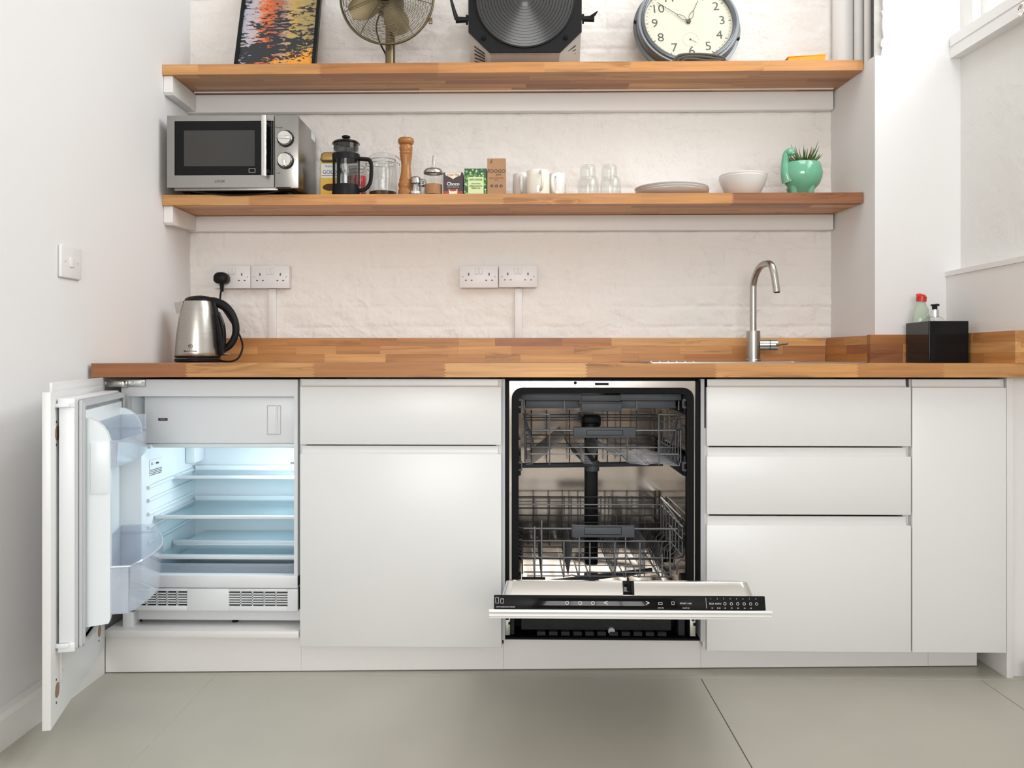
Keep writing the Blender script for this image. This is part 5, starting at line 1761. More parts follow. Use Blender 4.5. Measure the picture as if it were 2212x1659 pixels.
# instant coffee jar
y = 3.12
x = px(718, y)
ht = pz(350, y, 715) - Z
t = thing('coffee_jar', 'instant coffee jar with a gold lid and yellow label beside the microwave', 'jar', (x, y, Z))
w_ = 0.042
mb = MB().loft([[(x + a, y + b, Z + zz) for a, b in rrect(-w_ * f, w_ * f, -w_ * f * .8, w_ * f * .8, 0.014, 5)] for zz, f in ((0, 0.9), (0.004, 1), (ht * 0.9, 1), (ht * 0.97, 0.93), (ht, 0.85))])
obj('jar_glass', mb, W['glass'], t, angle=50)
obj('coffee', MB().loft([[(x + a, y + b, Z + zz) for a, b in rrect(-0.038, 0.038, -0.029, 0.029, 0.012, 4)] for zz in (0.003, ht * 0.8)]), W['coffee'], t)
lid_ = obj('lid', MB().loft([[(x + a, y + b, Z + zz) for a, b in rrect(-w_ * f, w_ * f, -w_ * f * .8, w_ * f * .8, 0.014, 5)] for zz, f in ((ht, 0.92), (ht + 0.004, 0.97), (ht + 0.026, 0.88), (ht + 0.030, 0.78))]), W['gold_lid'], t, angle=45)
lb2 = obj('label', MB().box(x - 0.036, x + 0.036, y - 0.0352, y - 0.0338, Z + 0.008, Z + ht * 0.93), W['paper_yellow'], t)
obj('label_panel', MB().box(x - 0.033, x + 0.033, y - 0.0358, y - 0.0350, Z + ht * 0.55, Z + ht * 0.90), W['sticker'], lb2)
text('GOLD', 0.019, W['ink'], lb2, (x - 0.002, y - 0.0361, Z + ht * 0.69), bold=0.005)
text('FRENCH', 0.009, W['ink'], lb2, (x - 0.002, y - 0.0361, Z + ht * 0.83))
obj('printed_rule', MB().box(x - 0.032, x + 0.032, y - 0.0362, y - 0.0357, Z + ht * 0.60, Z + ht * 0.615), W['choco_red'], lb2)
obj('printed_cup', MB().prism([(x - 0.028, Z + 0.045), (x + 0.028, Z + 0.045), (x + 0.020, Z + 0.016), (x - 0.020, Z + 0.016)], 'y', y - 0.0358, y - 0.0350), W['paper_yellow'], lb2)
obj('printed_coffee', MB().prism([(x + 0.028 * math.cos(a), Z + 0.046 + 0.013 * math.sin(a)) for a in [2 * math.pi * k / 20 for k in range(20)]], 'y', y - 0.0364, y - 0.0352), W['coffee'], lb2)

# cafetiere
y = 3.035
x = px(747.5, y)
t = thing('cafetiere', 'black framed glass cafetiere in front of the coffee jar', 'cafetiere', (x, y, Z))
R0 = (px(776, y) - px(719, y)) / 2
zr1, zr0 = pz(334, y, 747), pz(347, y, 747)
zb1 = pz(401, y, 747)
ztop = pz(311, y, 747)
lathe_part('beaker', [(0, 0.004), (R0 - 0.004, 0.004), (R0 - 0.003, 0.01), (R0 - 0.003, ztop - Z - 0.004), (R0 - 0.0005, ztop - Z), (R0 - 0.002, ztop - Z), (R0 - 0.005, ztop - Z - 0.006), (R0 - 0.005, 0.008), (0, 0.008)], (x, y, Z), 'glass', t)
obj('pouring_lip', MB().tube([(x - R0 + 0.003, y, ztop - 0.012), (x - R0 - 0.005, y, ztop - 0.005), (x - R0 - 0.007, y, ztop - 0.003)], [0.007, 0.005, 0.002], 10), W['glass'], t)
fm = lathe_part('frame_ring', [(R0 - 0.003, zr0 - Z), (R0 + 0.001, zr0 - Z), (R0 + 0.0015, zr1 - Z), (R0 - 0.003, zr1 - Z)], (x, y, Z), 'black', t, closed=True)
lathe_part('frame_base', [(0, 0.0005), (R0 + 0.002, 0.0005), (R0 + 0.0025, 0.004), (R0 + 0.0005, zb1 - Z), (R0 - 0.003, zb1 - Z), (R0 - 0.003, 0.006), (0, 0.006)], (x, y, Z), 'black', t)
for a in (-112, 20, 130, 215):
    ca, sa_ = math.cos(math.radians(a)), math.sin(math.radians(a))
    q0 = Vector((x + (R0 - 0.001) * ca, y + (R0 - 0.001) * sa_, zb1 - 0.004))
    M_ = Matrix.Translation(q0) @ Matrix.Rotation(math.radians(a), 4, 'Z')
    obj('frame_strut', MB().box(-0.0018, 0.0018, -0.0062, 0.0062, 0, zr0 - zb1 + 0.010, M=M_), W['black'], t)
ld_ = lathe_part('lid', [(0, 0.008), (R0 * 0.9, 0.007), (R0 + 0.001, 0.002), (R0 + 0.002, -0.002), (R0 - 0.004, -0.004), (R0 * 0.93, -0.022), (R0 * 0.80, -0.028), (0, -0.028)], (x, y, ztop + 0.001), 'tinted', t)
lathe_part('lid_skirt', [(R0 - 0.004, -0.001), (R0 - 0.0045, 0.003), (R0 * 0.5, 0.0085), (0, 0.010)], (x, y, ztop + 0.001), 'black', t)
obj('plunger_knob', MB().lathe([(0, 0.0), (0.008, 0.0), (0.007, 0.006), (0.015, 0.014), (0.0155, 0.018), (0.011, 0.020), (0, 0.0205)], (x, y, ztop + 0.009), 24), W['black'], t)
obj('plunger_rod', MB().cyl((x, y, Z + 0.05), (x, y, ztop), 0.002, n=8), W['chrome'], t)
lathe_part('filter_plate', [(0, 0.0), (R0 - 0.006, 0.0), (R0 - 0.006, 0.008), (0, 0.010)], (x, y, Z + 0.025), 'zinc', t, n=28)
hpts = [P(776, 343, y), P(788, 344, y), P(798, 346, y), P(802, 356, y), P(802, 378, y), P(799, 396, y), P(790, 408, y), P(776, 412, y)]
obj('handle', MB().tube(smooth(hpts, 5), 0.0062, 12, flat=1.3), W['black'], t, angle=60)

# clip-top jar with red contents, behind the cafetiere
y = 3.145
def clip_jar(u, y, wpx, vtop, lab, fill_m, fill_h, mname):
    x = px(u, y)
    r = wpx / 2 * y / F_PX
    H = pz(vtop, y, u) - Z
    t = thing('clip_top_jar', lab, 'jar', (x, y, Z))
    ns = 0.93 if r > 0.04 else 0.9
    lathe_part('jar_glass', [(0, 0.001), (r * 0.93, 0.001), (r, 0.008), (r, H * 0.60), (r * 0.97, H * 0.68), (r * ns * 0.94, H * 0.77), (r * ns * 0.94, H * 0.82), (r * ns, H * 0.83), (r * ns, H * 0.86), (r * ns * 0.93, H * 0.87), (r * ns * 0.90, H * 0.76), (r * 0.95, H * 0.62), (r * 0.97, 0.012), (0, 0.010)], (x, y, Z), 'glass', t)
    lathe_part('glass_lid', [(r * ns * 0.95, H * 0.885), (r * ns, H * 0.90), (r * ns * 0.99, H * 0.96), (r * ns * 0.9, H * 0.995), (0, H)], (x, y, Z), 'glass', t)
    lathe_part('seal', [(r * ns * 0.93, H * 0.87), (r * ns * 1.0, H * 0.872), (r * ns * 1.0, H * 0.886), (r * ns * 0.93, H * 0.886)], (x, y, Z), 'gasket', t, closed=True)
    lathe_part('contents', [(0, 0.011), (r * 0.95, 0.012), (r * 0.96, 0.011 + fill_h), (0, 0.013 + fill_h)], (x, y, Z), fill_m, t)
    bail = MB()
    bail.tube([(x + r * ns * 1.02 * math.cos(a), y + r * ns * 1.02 * math.sin(a), Z + H * 0.80) for a in [2 * math.pi * k / 36 for k in range(36)]], 0.0011, 6, closed=True)
    for s in (-1, 1):
        xs = x + s * r * ns * 1.02
        bail.tube(smooth([(xs, y, Z + H * 0.80), (xs + s * 0.012, y - 0.004, Z + H * 0.83), (xs + s * 0.014, y, Z + H * 0.89), (xs + s * 0.004, y + 0.004, Z + H * 0.94), (xs - s * 0.004, y, Z + H * 0.985)], 5), 0.0013, 6)
        bail.tube(smooth([(xs, y - 0.005, Z + H * 0.75), (xs + s * 0.009, y - 0.006, Z + H * 0.73), (xs + s * 0.012, y - 0.004, Z + H * 0.80), (xs + s * 0.003, y, Z + H * 0.84)], 5), 0.0013, 6)
    obj('wire_bail', bail, W['chrome'], t)
    return t


clip_jar(771, 3.145, 42, 351, 'small clip-top jar with red contents behind the cafetiere', 'red', 0.085, '')
clip_jar(827.5, 3.112, 61, 334.5, 'large empty clip-top glass jar left of the pepper mill', 'coffee', 0.020, '')

# pepper mill
y = 3.045
x = px(877, y)
t = thing('pepper_mill', 'tall turned wooden pepper mill with a steel knob', 'pepper mill', (x, y, Z))
def mz(v): return pz(v, y, 877) - Z
k = y / F_PX
lathe_part('mill_body', [(0, 0.0), (17.0 * k, 0.0), (17.5 * k, 0.006), (17 * k, mz(411)), (15 * k, mz(408)), (16.5 * k, mz(403)), (17 * k, mz(398)), (15 * k, mz(394)), (14.5 * k, mz(392)), (15 * k, mz(390)), (13.2 * k, mz(384)), (11 * k, mz(372)), (10.2 * k, mz(360)), (10.8 * k, mz(350)), (12.5 * k, mz(341)), (13.4 * k, mz(336)), (12.2 * k, mz(334.5)), (13.4 * k, mz(333)), (14 * k, mz(330)), (12.8 * k, mz(328)), (14 * k, mz(325)), (14.6 * k, mz(320)), (14 * k, mz(316)), (12.5 * k, mz(313.5)), (0, mz(313.5))], (x, y, Z), 'mill', t)
lathe_part('mill_head', [(0, mz(313.6)), (13 * k, mz(313.5)), (16 * k, mz(311)), (17.6 * k, mz(307)), (17.2 * k, mz(302)), (14.5 * k, mz(299)), (9 * k, mz(297.5)), (0, mz(297.3))], (x, y, Z), 'mill', t)
obj('top_knob', MB().ball((x, y, Z + mz(294.5)), 0.0048, n=16).cyl((x, y, Z + mz(298)), (x, y, Z + mz(294)), 0.0022, n=10), W['chrome'], t)

# shakers
for u, y, vt, lab in ((898, 3.02, 382, 'small glass salt shaker with steel cap in front of its twin'), (911, 3.09, 387.5, 'small glass shaker half hidden behind the front shaker')):
    x = px(u, y)
    k = y / F_PX
    H = pz(vt, y, u) - Z
    t = thing('shaker', lab, 'shaker', (x, y, Z), 'salt and pepper shakers')
    hb = pz(vt + 13, y, u) - Z
    lathe_part('shaker_glass', [(0, 0.0), (13 * k, 0.0), (13.6 * k, 0.004), (13 * k, hb * 0.75), (10 * k, hb), (9 * k, hb), (11 * k, hb * 0.7), (11.5 * k, 0.006), (0, 0.006)], (x, y, Z), 'glass', t, n=10)
    lathe_part('shaker_cap', [(10.8 * k, hb - 0.002), (11.0 * k, hb + 0.003), (10.4 * k, hb + 0.006), (10.8 * k, hb + 0.010), (10.0 * k, H - 0.004), (7 * k, H), (0, H + 0.001)], (x, y, Z), 'steel', t, n=28)
    lathe_part('salt', [(0, 0.0065), (11 * k, 0.0065), (11 * k, hb * 0.35), (0, hb * 0.38)], (x, y, Z), 'white_plastic', t, n=10)

# sugar dispenser
y = 3.03
x = px(936, y)
k = y / F_PX
t = thing('sugar_dispenser', 'fluted glass sugar dispenser with a steel pouring spout', 'sugar dispenser', (x, y, Z))
H = pz(374, y, 936) - Z
prof = [(0, 0.001), (19 * k, 0.001), (20 * k, 0.004), (20 * k, H), (18.5 * k, H), (18.5 * k, 0.008), (0, 0.007)]
mb = MB()
def flute(r, z, n=64): return [(x + r * (1 + (0.02 if (i // 2) % 2 else -0.012)) * math.cos(2 * math.pi * i / n), y + r * (1 + (0.02 if (i // 2) % 2 else -0.012)) * math.sin(2 * math.pi * i / n), Z + z) for i in range(n)]
mb.loft([flute(19 * k, 0.001), flute(20 * k, 0.005), flute(20 * k, H)], cap1=False)
obj('fluted_glass', mb, W['glass'], t, angle=20)
lathe_part('sugar', [(0, 0.006), (18.5 * k, 0.006), (18.5 * k, H * 0.50), (6 * k, H * 0.56), (0, H * 0.55)], (x, y, Z), 'sugar', t)
zl = pz(364.5, y, 936) - Z
lathe_part('steel_lid', [(20.8 * k, H - 0.002), (21 * k, H + 0.004), (20 * k, H + 0.008), (17 * k, zl - 0.002), (8 * k, zl), (0, zl)], (x, y, Z), 'steel', t)
sp0, sp1 = Vector((x, y, Z + zl - 0.002)), P(938.5, 335, y)
d_ = (sp1 - sp0).normalized()
mb = MB()
n = 18
ra = [sp0 + Vector((0.0068 * math.cos(2 * math.pi * i / n), 0.0068 * math.sin(2 * math.pi * i / n), 0)) for i in range(n)]
rb = [sp1 + Vector((0.0064 * math.cos(2 * math.pi * i / n), 0.0064 * math.sin(2 * math.pi * i / n), -0.012 * (0.5 + 0.5 * math.cos(2 * math.pi * i / n)))) for i in range(n)]
mb.loft([ra, rb], cap0=False, cap1=False)
obj('pouring_spout', mb, W['polished'], t)

# tea cartons
def carton(u0, u1, vt, y, depth, m, lab, cat='box'):
    x0, x1, zt = px(u0, y), px(u1, y), pz(vt, y, (u0 + u1) / 2)
    t = thing('tea_carton', lab, 'carton', ((x0 + x1) / 2, y + depth / 2, Z))
    obj('carton', MB().box(x0, x1, y, y + depth, Z + 0.0002, zt, 0.0008, 1), W[m], t)
    return t, x0, x1, zt


y = 3.01
t, x0, x1, zt = carton(957.5, 1000, 372.5, y, 0.07, 'choco', 'dark brown chocolate tea carton with a cream crest')
xm, w_, h_ = (x0 + x1) / 2, x1 - x0, zt - Z
cr_ = obj('cream_crest', MB().prism([(xm - w_ * 0.40, zt - 0.001), (xm + w_ * 0.40, zt - 0.001), (xm + w_ * 0.38, zt - 0.010), (xm + w_ * 0.12, zt - 0.018), (xm, zt - 0.024), (xm - w_ * 0.12, zt - 0.018), (xm - w_ * 0.38, zt - 0.010)], 'y', y - 0.0005, y + 0.0005), W['paper_cream'], t)
text('YOGI TEA', 0.0115, W['choco_red'], cr_, (xm, y - 0.0008, zt - 0.009), stretch=0.85, bold=0.01)
text('Choco', 0.0165, W['white_ink'], t, (xm, y - 0.0006, zt - 0.041), bold=0.02)
text('ORGANIC HERBAL TEA', 0.004, W['white_ink'], t, (xm, y - 0.0006, zt - 0.052))
obj('printed_band', MB().box(x0 + 0.001, x1 - 0.001, y - 0.0004, y + 0.0004, Z + 0.001, zt - 0.066), W['choco_red'], t)
obj('printed_cup', MB().prism([(xm - 0.016, zt - 0.060), (xm + 0.016, zt - 0.060), (xm + 0.013, zt - 0.082), (xm - 0.013, zt - 0.082)], 'y', y - 0.0008, y + 0.0004), W['paper_cream'], t)
obj('printed_tea', MB().prism([(xm + 0.0135 * math.cos(a), zt - 0.063 + 0.004 * math.sin(a)) for a in [2 * math.pi * q / 16 for q in range(16)]], 'y', y - 0.0011, y + 0.0004), W['choco_red'], t)
obj('printed_flower', MB().prism(circle(xm - 0.022, zt - 0.078, 0.006, 8), 'y', y - 0.0011, y + 0.0004), W['red'], t)
obj('printed_flower', MB().prism(circle(xm + 0.012, zt - 0.080, 0.007, 7), 'y', y - 0.0012, y + 0.0004), W['paper_yellow'], t)

t, x0, x1, zt = carton(1003, 1051.5, 364, y, 0.07, 'leafprint', 'green leaf-patterned matcha tea carton with a pale label')
xm, w_ = (x0 + x1) / 2, x1 - x0
lb3 = obj('pale_label', MB().box(x0 + w_ * 0.17, x1 - w_ * 0.14, y - 0.0006, y + 0.0004, Z + 0.006, zt - 0.030), W['paper_lime'], t)
lc_ = xm + w_ * 0.012
text('HEATH & HEATHER', 0.0085, W['green_ink'], lb3, (lc_, y - 0.001, zt - 0.040), stretch=0.62, bold=0.02)
text('ORGANIC', 0.0075, W['green_ink'], lb3, (lc_, y - 0.001, zt - 0.054))
text('IMPERIAL MATCHA', 0.0062, W['green_ink'], lb3, (lc_, y - 0.001, zt - 0.0625), stretch=0.85, bold=0.02)
text('GREEN TEA', 0.0062, W['green_ink'], lb3, (lc_, y - 0.001, zt - 0.070), bold=0.02)
for dx, dz in ((-0.018, -0.014), (0.022, -0.018), (0.004, -0.008), (-0.036, -0.055), (0.035, -0.075)):
    obj('printed_blossom', MB().prism([(xm + dx + (0.0042 if q % 2 else 0.002) * math.cos(q * math.pi / 5), zt + dz + (0.0042 if q % 2 else 0.002) * math.sin(q * math.pi / 5)) for q in range(10)], 'y', y - 0.0007, y + 0.0004), W['paper_cream'], t)

t, x0, x1, zt = carton(1052.5, 1092.5, 342, y - 0.004, 0.072, 'kraft', 'tall kraft paper carton with dark lettering right of the matcha carton')
xm, yk = (x0 + x1) / 2, y - 0.004
lg = text('FOOGO', 0.0175, W['ink'], t, (xm, yk - 0.0004, zt - 0.046), bold=0.015)
text('green', 0.0085, W['ink'], t, (xm + 0.008, yk - 0.0004, zt - 0.0575))
text('BAMBOO COTTON BUDS', 0.0042, W['ink'], t, (xm, yk - 0.0004, zt - 0.070))
text('200 PCS', 0.0038, W['ink'], t, (xm, yk - 0.0004, zt - 0.077))
for i in (-1, 0, 1):
    ic = obj('printed_badge', MB().prism(circle(xm + i * 0.0165, zt - 0.098, 0.0055, 18), 'y', yk - 0.0005, yk + 0.0004), W['ink'], t)
    obj('badge_mark', MB().prism([(xm + i * 0.0165 - 0.0016, zt - 0.1015), (xm + i * 0.0165, zt - 0.094), (xm + i * 0.0165 + 0.0016, zt - 0.1015)], 'y', yk - 0.0008, yk), W['kraft'], ic)
for a, l in ((15, 0.012), (50, 0.010), (85, 0.011), (-20, 0.009)):
    p = Vector((x0 + 0.010, yk, zt - 0.009))
    ca, sa_ = math.cos(math.radians(a - 60)), math.sin(math.radians(a - 60))
    obj('printed_leaf', MB().prism([(p.x + ca * 0.003, p.z + sa_ * 0.003), (p.x + ca * l * .6 - sa_ * 0.0016, p.z + sa_ * l * .6 + ca * 0.0016), (p.x + ca * l, p.z + sa_ * l), (p.x + ca * l * .6 + sa_ * 0.0016, p.z + sa_ * l * .6 - ca * 0.0016)], 'y', yk - 0.0004, yk + 0.0004), W['ink'], t)

# mugs
def mug(uc, y, wpx, vt, ang, m, lab, mark=None):
    x = px(uc, y)
    r = wpx / 2 * y / F_PX
    H = pz(vt, y, uc) - Z
    t = thing('mug', lab, 'mug', (x, y, Z), 'mugs on the lower shelf')
    lathe_part('cup', [(0, 0.002), (r * 0.85, 0.0), (r * 0.95, 0.003), (r, 0.010), (r, H - 0.002), (r - 0.0012, H), (r - 0.004, H - 0.002), (r - 0.0045, 0.010), (r * 0.8, 0.007), (0, 0.007)], (x, y, Z), m, t)
    ca, sa_ = math.cos(math.radians(ang)), math.sin(math.radians(ang))
    def hp_(d, z): return (x + ca * d, y + sa_ * d, Z + z)
    pts = [hp_(r - 0.003, H * 0.86), hp_(r + 0.014, H * 0.88), hp_(r + 0.027, H * 0.74), hp_(r + 0.028, H * 0.48), hp_(r + 0.018, H * 0.26), hp_(r - 0.003, H * 0.20)]
    obj('mug_handle', MB().tube(smooth(pts, 6), 0.0052, 12, flat=1.35), W[m], t, angle=60)
    if mark:
        for a, z0, z1 in mark:
            pts = [(x + (r + 0.0003) * math.cos(math.radians(a + d)), y + (r + 0.0003) * math.sin(math.radians(a + d))) for d in (-9, -3, 3, 9)]
            q = MB().loft([[(p[0], p[1], Z + H * z0) for p in pts], [(p[0], p[1], Z + H * z1) for p in pts]], closed=False, cap0=False, cap1=False)
            obj('printed_mark', q, W['ink'], t)
    return t


mug(1128, 3.115, 40, 377, 268, 'white_glaze', 'white mug with a dark print behind the cream mug, next to the kraft carton', [(180, 0.3, 0.75)])
mug(1162, 3.045, 50, 370, 282, 'mug', 'cream mug standing in front, its handle towards the viewer')
mug(1204, 3.110, 34, 376, 250, 'white_glaze', 'slim white mug with a dark print right of the cream mug', [(352, 0.35, 0.62), (345, 0.15, 0.3)])

# tumblers turned upside down and stacked
def tumbler(uc, y, rb, rt, z0, z1, lab):
    x = px(uc, y)
    t = thing('tumbler', lab, 'glass', (x, y, z0), 'stacked glass tumblers')
    H = z1 - z0
    lathe_part('glass_wall', [(rb - 0.002, 0.0002), (rb, 0.0005), (rb, H * 0.55), (rb * 0.985, H * 0.75), (rt, H * 0.93), (rt * 0.90, H), (0, H), (0, H - 0.007), (rt * 0.86, H - 0.008), (rb - 0.003, H * 0.6), (rb - 0.002, 0.0002)], (x, y, z0), 'glass', t, n=44)
    return t


y = 3.06
for uc, s in ((1270.5, 'left'), (1319, 'right')):
    zm_ = pz(384, y, uc)
    k = y / F_PX
    tumbler(uc, y, 22.5 * k, 20.5 * k, Z, zm_, 'large upturned tumbler, %s of the two lower ones on the shelf' % s)
    tumbler(uc - (0.5 if s == 'left' else 3), y, 17 * k, 15.5 * k, zm_ + 0.0003, pz(357.5, y, uc), 'small upturned tumbler on top of the %s large one' % s)

# plates
y = 3.115
x = px(1450.5, y)
k = y / F_PX
r = 78.5 * k
zpl = [(404.5, 'lowest'), (399, 'middle'), (393.5, 'topmost')]
zb_ = Z
for i, nm in enumerate(('bottom', 'middle', 'top')):
    t = thing('plate', '%s stoneware dinner plate of the pile of three' % nm, 'plate', (x, y, Z), 'pile of dinner plates')
    z0 = Z + i * 0.0085
    dxp = (0, 0.002, -0.001)[i]
    lathe_part('plate_disc', [(0, 0.001), (r * 0.55, 0.0), (r * 0.60, 0.003), (r * 0.80, 0.010), (r * 0.97, 0.021), (r, 0.0245), (r * 0.985, 0.026), (r * 0.80, 0.015), (r * 0.60, 0.0075), (0, 0.006)], (x + dxp, y - 0.0, z0), 'plate', t, n=64)
# bowls
y = 3.10
x = px(1604.5, y)
k = y / F_PX
r = 50.5 * k
for i, nm in enumerate(('lower', 'upper')):
    t = thing('bowl', '%s stoneware bowl of the nested pair between plates and planter' % nm, 'bowl', (x, y, Z), 'nested bowls')
    z0 = Z + i * 0.0085
    lathe_part('bowl_shell', [(0, 0.001), (r * 0.52, 0.0), (r * 0.58, 0.004), (r * 0.78, 0.028), (r * 0.93, 0.055), (r, 0.0755), (r * 0.985, 0.0775), (r * 0.96, 0.075), (r * 0.88, 0.055), (r * 0.72, 0.030), (r * 0.50, 0.009), (0, 0.0075)], (x + 0.001 * i, y, z0), 'plate', t, n=64)

# dinosaur planter
y = 3.055
x = px(1733, y)
k = y / F_PX
t = thing('planter', 'mint green long-necked animal planter with a spiky succulent', 'planter', (x, y, Z))
def qz(v): return pz(v, y, 1733) - Z
body = [(0, 0.006), (16 * k, 0.006), (27 * k, qz(408)), (36 * k, qz(398)), (41 * k, qz(385)), (42.5 * k, qz(374)), (40 * k, qz(362)), (37.5 * k, qz(354)), (36 * k, qz(352.5)), (34.5 * k, qz(355)), (37 * k, qz(366)), (36 * k, qz(380)), (0, qz(382))]
lathe_part('pot_body', body, (x, y, Z), 'green_glaze', t, n=48, sy=0.85)
for dx, dy in ((-0.033, -0.012), (0.022, -0.020), (-0.030, 0.03), (0.026, 0.028)):
    obj('foot', MB().lathe([(0, 0.0), (0.011, 0.0), (0.012, 0.004), (0.014, 0.02), (0.017, 0.035), (0, 0.035)], (x + dx, y + dy, Z), 20), W['green_glaze'], t)
nk = [P(1703, 392, y - 0.01), P(1697, 372, y - 0.015), P(1695.5, 352, y - 0.018), P(1697, 338, y - 0.02), P(1700, 330, y - 0.022), P(1707, 326.5, y - 0.026), P(1713, 328.5, y - 0.03)]
ns = smooth(nk, 5)
nr = [0.024, 0.0175, 0.0128, 0.0115, 0.0112, 0.0115, 0.0085]
rs = [nr[min(i // 5, 6)] + (nr[min(i // 5 + 1, 6)] - nr[min(i // 5, 6)]) * ((i % 5) / 5) for i in range(len(ns))]
nko = obj('neck', MB().tube(ns, rs, 16), W['green_glaze'], t, angle=60)
obj('head', MB().ball(P(1706, 329.5, y - 0.028), 0.0145, 0.0125, 0.0115, 18).ball(P(1712, 331.5, y - 0.032), 0.0085, 0.009, 0.0075, 14), W['green_glaze'], t)
obj('eye', MB().ball(P(1703, 327, y - 0.0405), 0.0012, n=8), W['ink'], t)
lathe_part('soil', [(0, qz(357)), (35.5 * k, qz(358))], (x, y, Z), 'soil', t, n=32, sy=0.84)
plant = obj('plant', MB().lathe([(0, 0.0), (0.012, 0.0), (0.010, 0.02), (0.003, 0.03), (0, 0.03)], (x + 0.005, y, Z + qz(357)), 12), W['leaf'], t)
rl_ = random.Random(12)
for i in range(46):
    a = rl_.uniform(0, 2 * math.pi)
    el = rl_.uniform(0.2, 1.2)
    ln = rl_.uniform(0.045, 0.074) * (1.0 if el < 0.9 else 1.05)
    base = Vector((x + 0.007 + 0.016 * math.cos(a) * (1.3 - el * 0.8), y + 0.013 * math.sin(a), Z + qz(356)))
    dr = Vector((math.cos(a) * math.cos(el), math.sin(a) * math.cos(el), math.sin(el)))
    up = Vector((0, 0, 1))
    pts = [base, base + dr * ln * 0.4, base + dr * ln * 0.75 + up * ln * 0.05, base + dr * ln + up * ln * 0.22]
    obj('leaf', MB().tube(smooth(pts, 3), [0.0036, 0.0046, 0.005, 0.0048, 0.0042, 0.0035, 0.0026, 0.0018, 0.0011, 0.0004], 6, flat=0.5), W['leaf_brown' if rl_.random() < 0.22 and el < 0.7 else 'leaf'], plant, angle=60)

# ================================================================== UPPER SHELF
Z = S2T
# framed print leaning on the wall
y0_ = 3.05
xa, xb = px(503, y0_), px(680, y0_)
Hf, Wf = 0.44, xb - xa
lean = math.radians(21)
FMx = Matrix.Translation((xa, y0_, Z + 0.0005)) @ Matrix.Rotation(math.radians(-1.2), 4, 'Y') @ Matrix.Rotation(-lean, 4, 'X')
t = thing('framed_print', 'colourful abstract print in a thin black frame leaning on the wall', 'picture', ((xa + xb) / 2, y0_, Z))
fw = 0.0135
obj('frame', MB().frame([(0, 0), (Wf, 0), (Wf, Hf), (0, Hf)], [(fw, fw * .3), (Wf - fw, fw * .3), (Wf - fw, Hf - fw), (fw, Hf - fw)], 'y', 0, 0.02, M=FMx), W['black'], t)
obj('print', MB().box(fw * 0.5, Wf - fw * 0.5, 0.006, 0.010, fw * .2, Hf - fw * 0.5, M=FMx), W['art'], t)
obj('backing', MB().box(fw * 0.5, Wf - fw * 0.5, 0.0105, 0.016, fw * .2, Hf - fw * 0.5, M=FMx), W['mdf'], t)

# desk fan
fy = 3.075
fxc = px(842, fy)
t = thing('desk_fan', 'antique brass desk fan with a wire cage', 'fan', (fxc, fy, Z))
fz = pz(2, fy, 836)
cx_ = px(836, fy - 0.03)
cy_ = fy - 0.03
k = (fy - 0.03) / F_PX
Rr = 101 * k
obj('fan_base', MB().lathe([(0, 0.0), (0.075, 0.0), (0.075, 0.006), (0.068, 0.012), (0.03, 0.018), (0.018, 0.024), (0, 0.024)], (fxc, fy + 0.01, Z + 0.0002), 40), W['brass'], t)
obj('fan_stem', MB().cyl((fxc, fy + 0.01, Z + 0.02), (fxc, fy + 0.012, fz - 0.075), 0.0175, n=28), W['brass'], t)
obj('motor', MB().lathe([(0, -0.005), (0.045, -0.005), (0.055, 0.005), (0.055, 0.04), (0.04, 0.075), (0, 0.08)], (0, 0, 0), 32, M=Matrix.Translation((cx_, cy_ + 0.02, fz)) @ Matrix.Rotation(-math.pi / 2, 4, 'X')), W['brass_dark'], t)
obj('tilt_joint', MB().ball((fxc, fy + 0.012, fz - 0.068), 0.024, n=18), W['brass_dark'], t)
mb = MB()
for ri_ in range(30):
    f = ri_ / 29
    r_ = 0.032 + (Rr - 0.032) * f
    yy = cy_ - 0.035 * math.sqrt(max(0, 1 - f * f * 0.97)) - 0.002
    mb.tube([(cx_ + r_ * math.cos(2 * math.pi * q / 48), yy, fz + r_ * math.sin(2 * math.pi * q / 48)) for q in range(48)], 0.0011, 4, closed=True)
    if ri_ % 2 == 0:
        yy = cy_ + 0.05 * math.sqrt(max(0, 1 - f * f * 0.9)) + 0.006
        mb.tube([(cx_ + r_ * math.cos(2 * math.pi * q / 40), yy, fz + r_ * math.sin(2 * math.pi * q / 40)) for q in range(40)], 0.0009, 4, closed=True)
obj('cage_wire', mb, W['brass_dark'], t, 'stuff', angle=80)
obj('cage_rim', MB().tube([(cx_ + Rr * math.cos(2 * math.pi * q / 64), cy_, fz + Rr * math.sin(2 * math.pi * q / 64)) for q in range(64)], 0.0045, 10, closed=True), W['brass'], t, angle=60)
for a in (20, 80, 140, 200, 235, 305, 350):
    ca, sa_ = math.cos(math.radians(a)), math.sin(math.radians(a))
    pts = []
    for f in (0.15, 0.35, 0.55, 0.75, 0.9, 1.0):
        pts.append((cx_ + ca * Rr * f, cy_ - 0.035 * math.sqrt(max(0, 1 - f * f * 0.97)) + 0.001, fz + sa_ * Rr * f))
    obj('cage_spoke', MB().tube(pts, 0.0014, 5), W['brass_dark'], t)
obj('hub_badge', MB().lathe([(0, 0.012), (0.020, 0.012), (0.030, 0.008), (0.034, 0.0), (0, 0.0)], (0, 0, 0), 32, M=Matrix.Translation((cx_ - 0.005, cy_ - 0.032, fz + 0.004)) @ Matrix.Rotation(math.pi / 2, 4, 'X')), W['brass'], t)
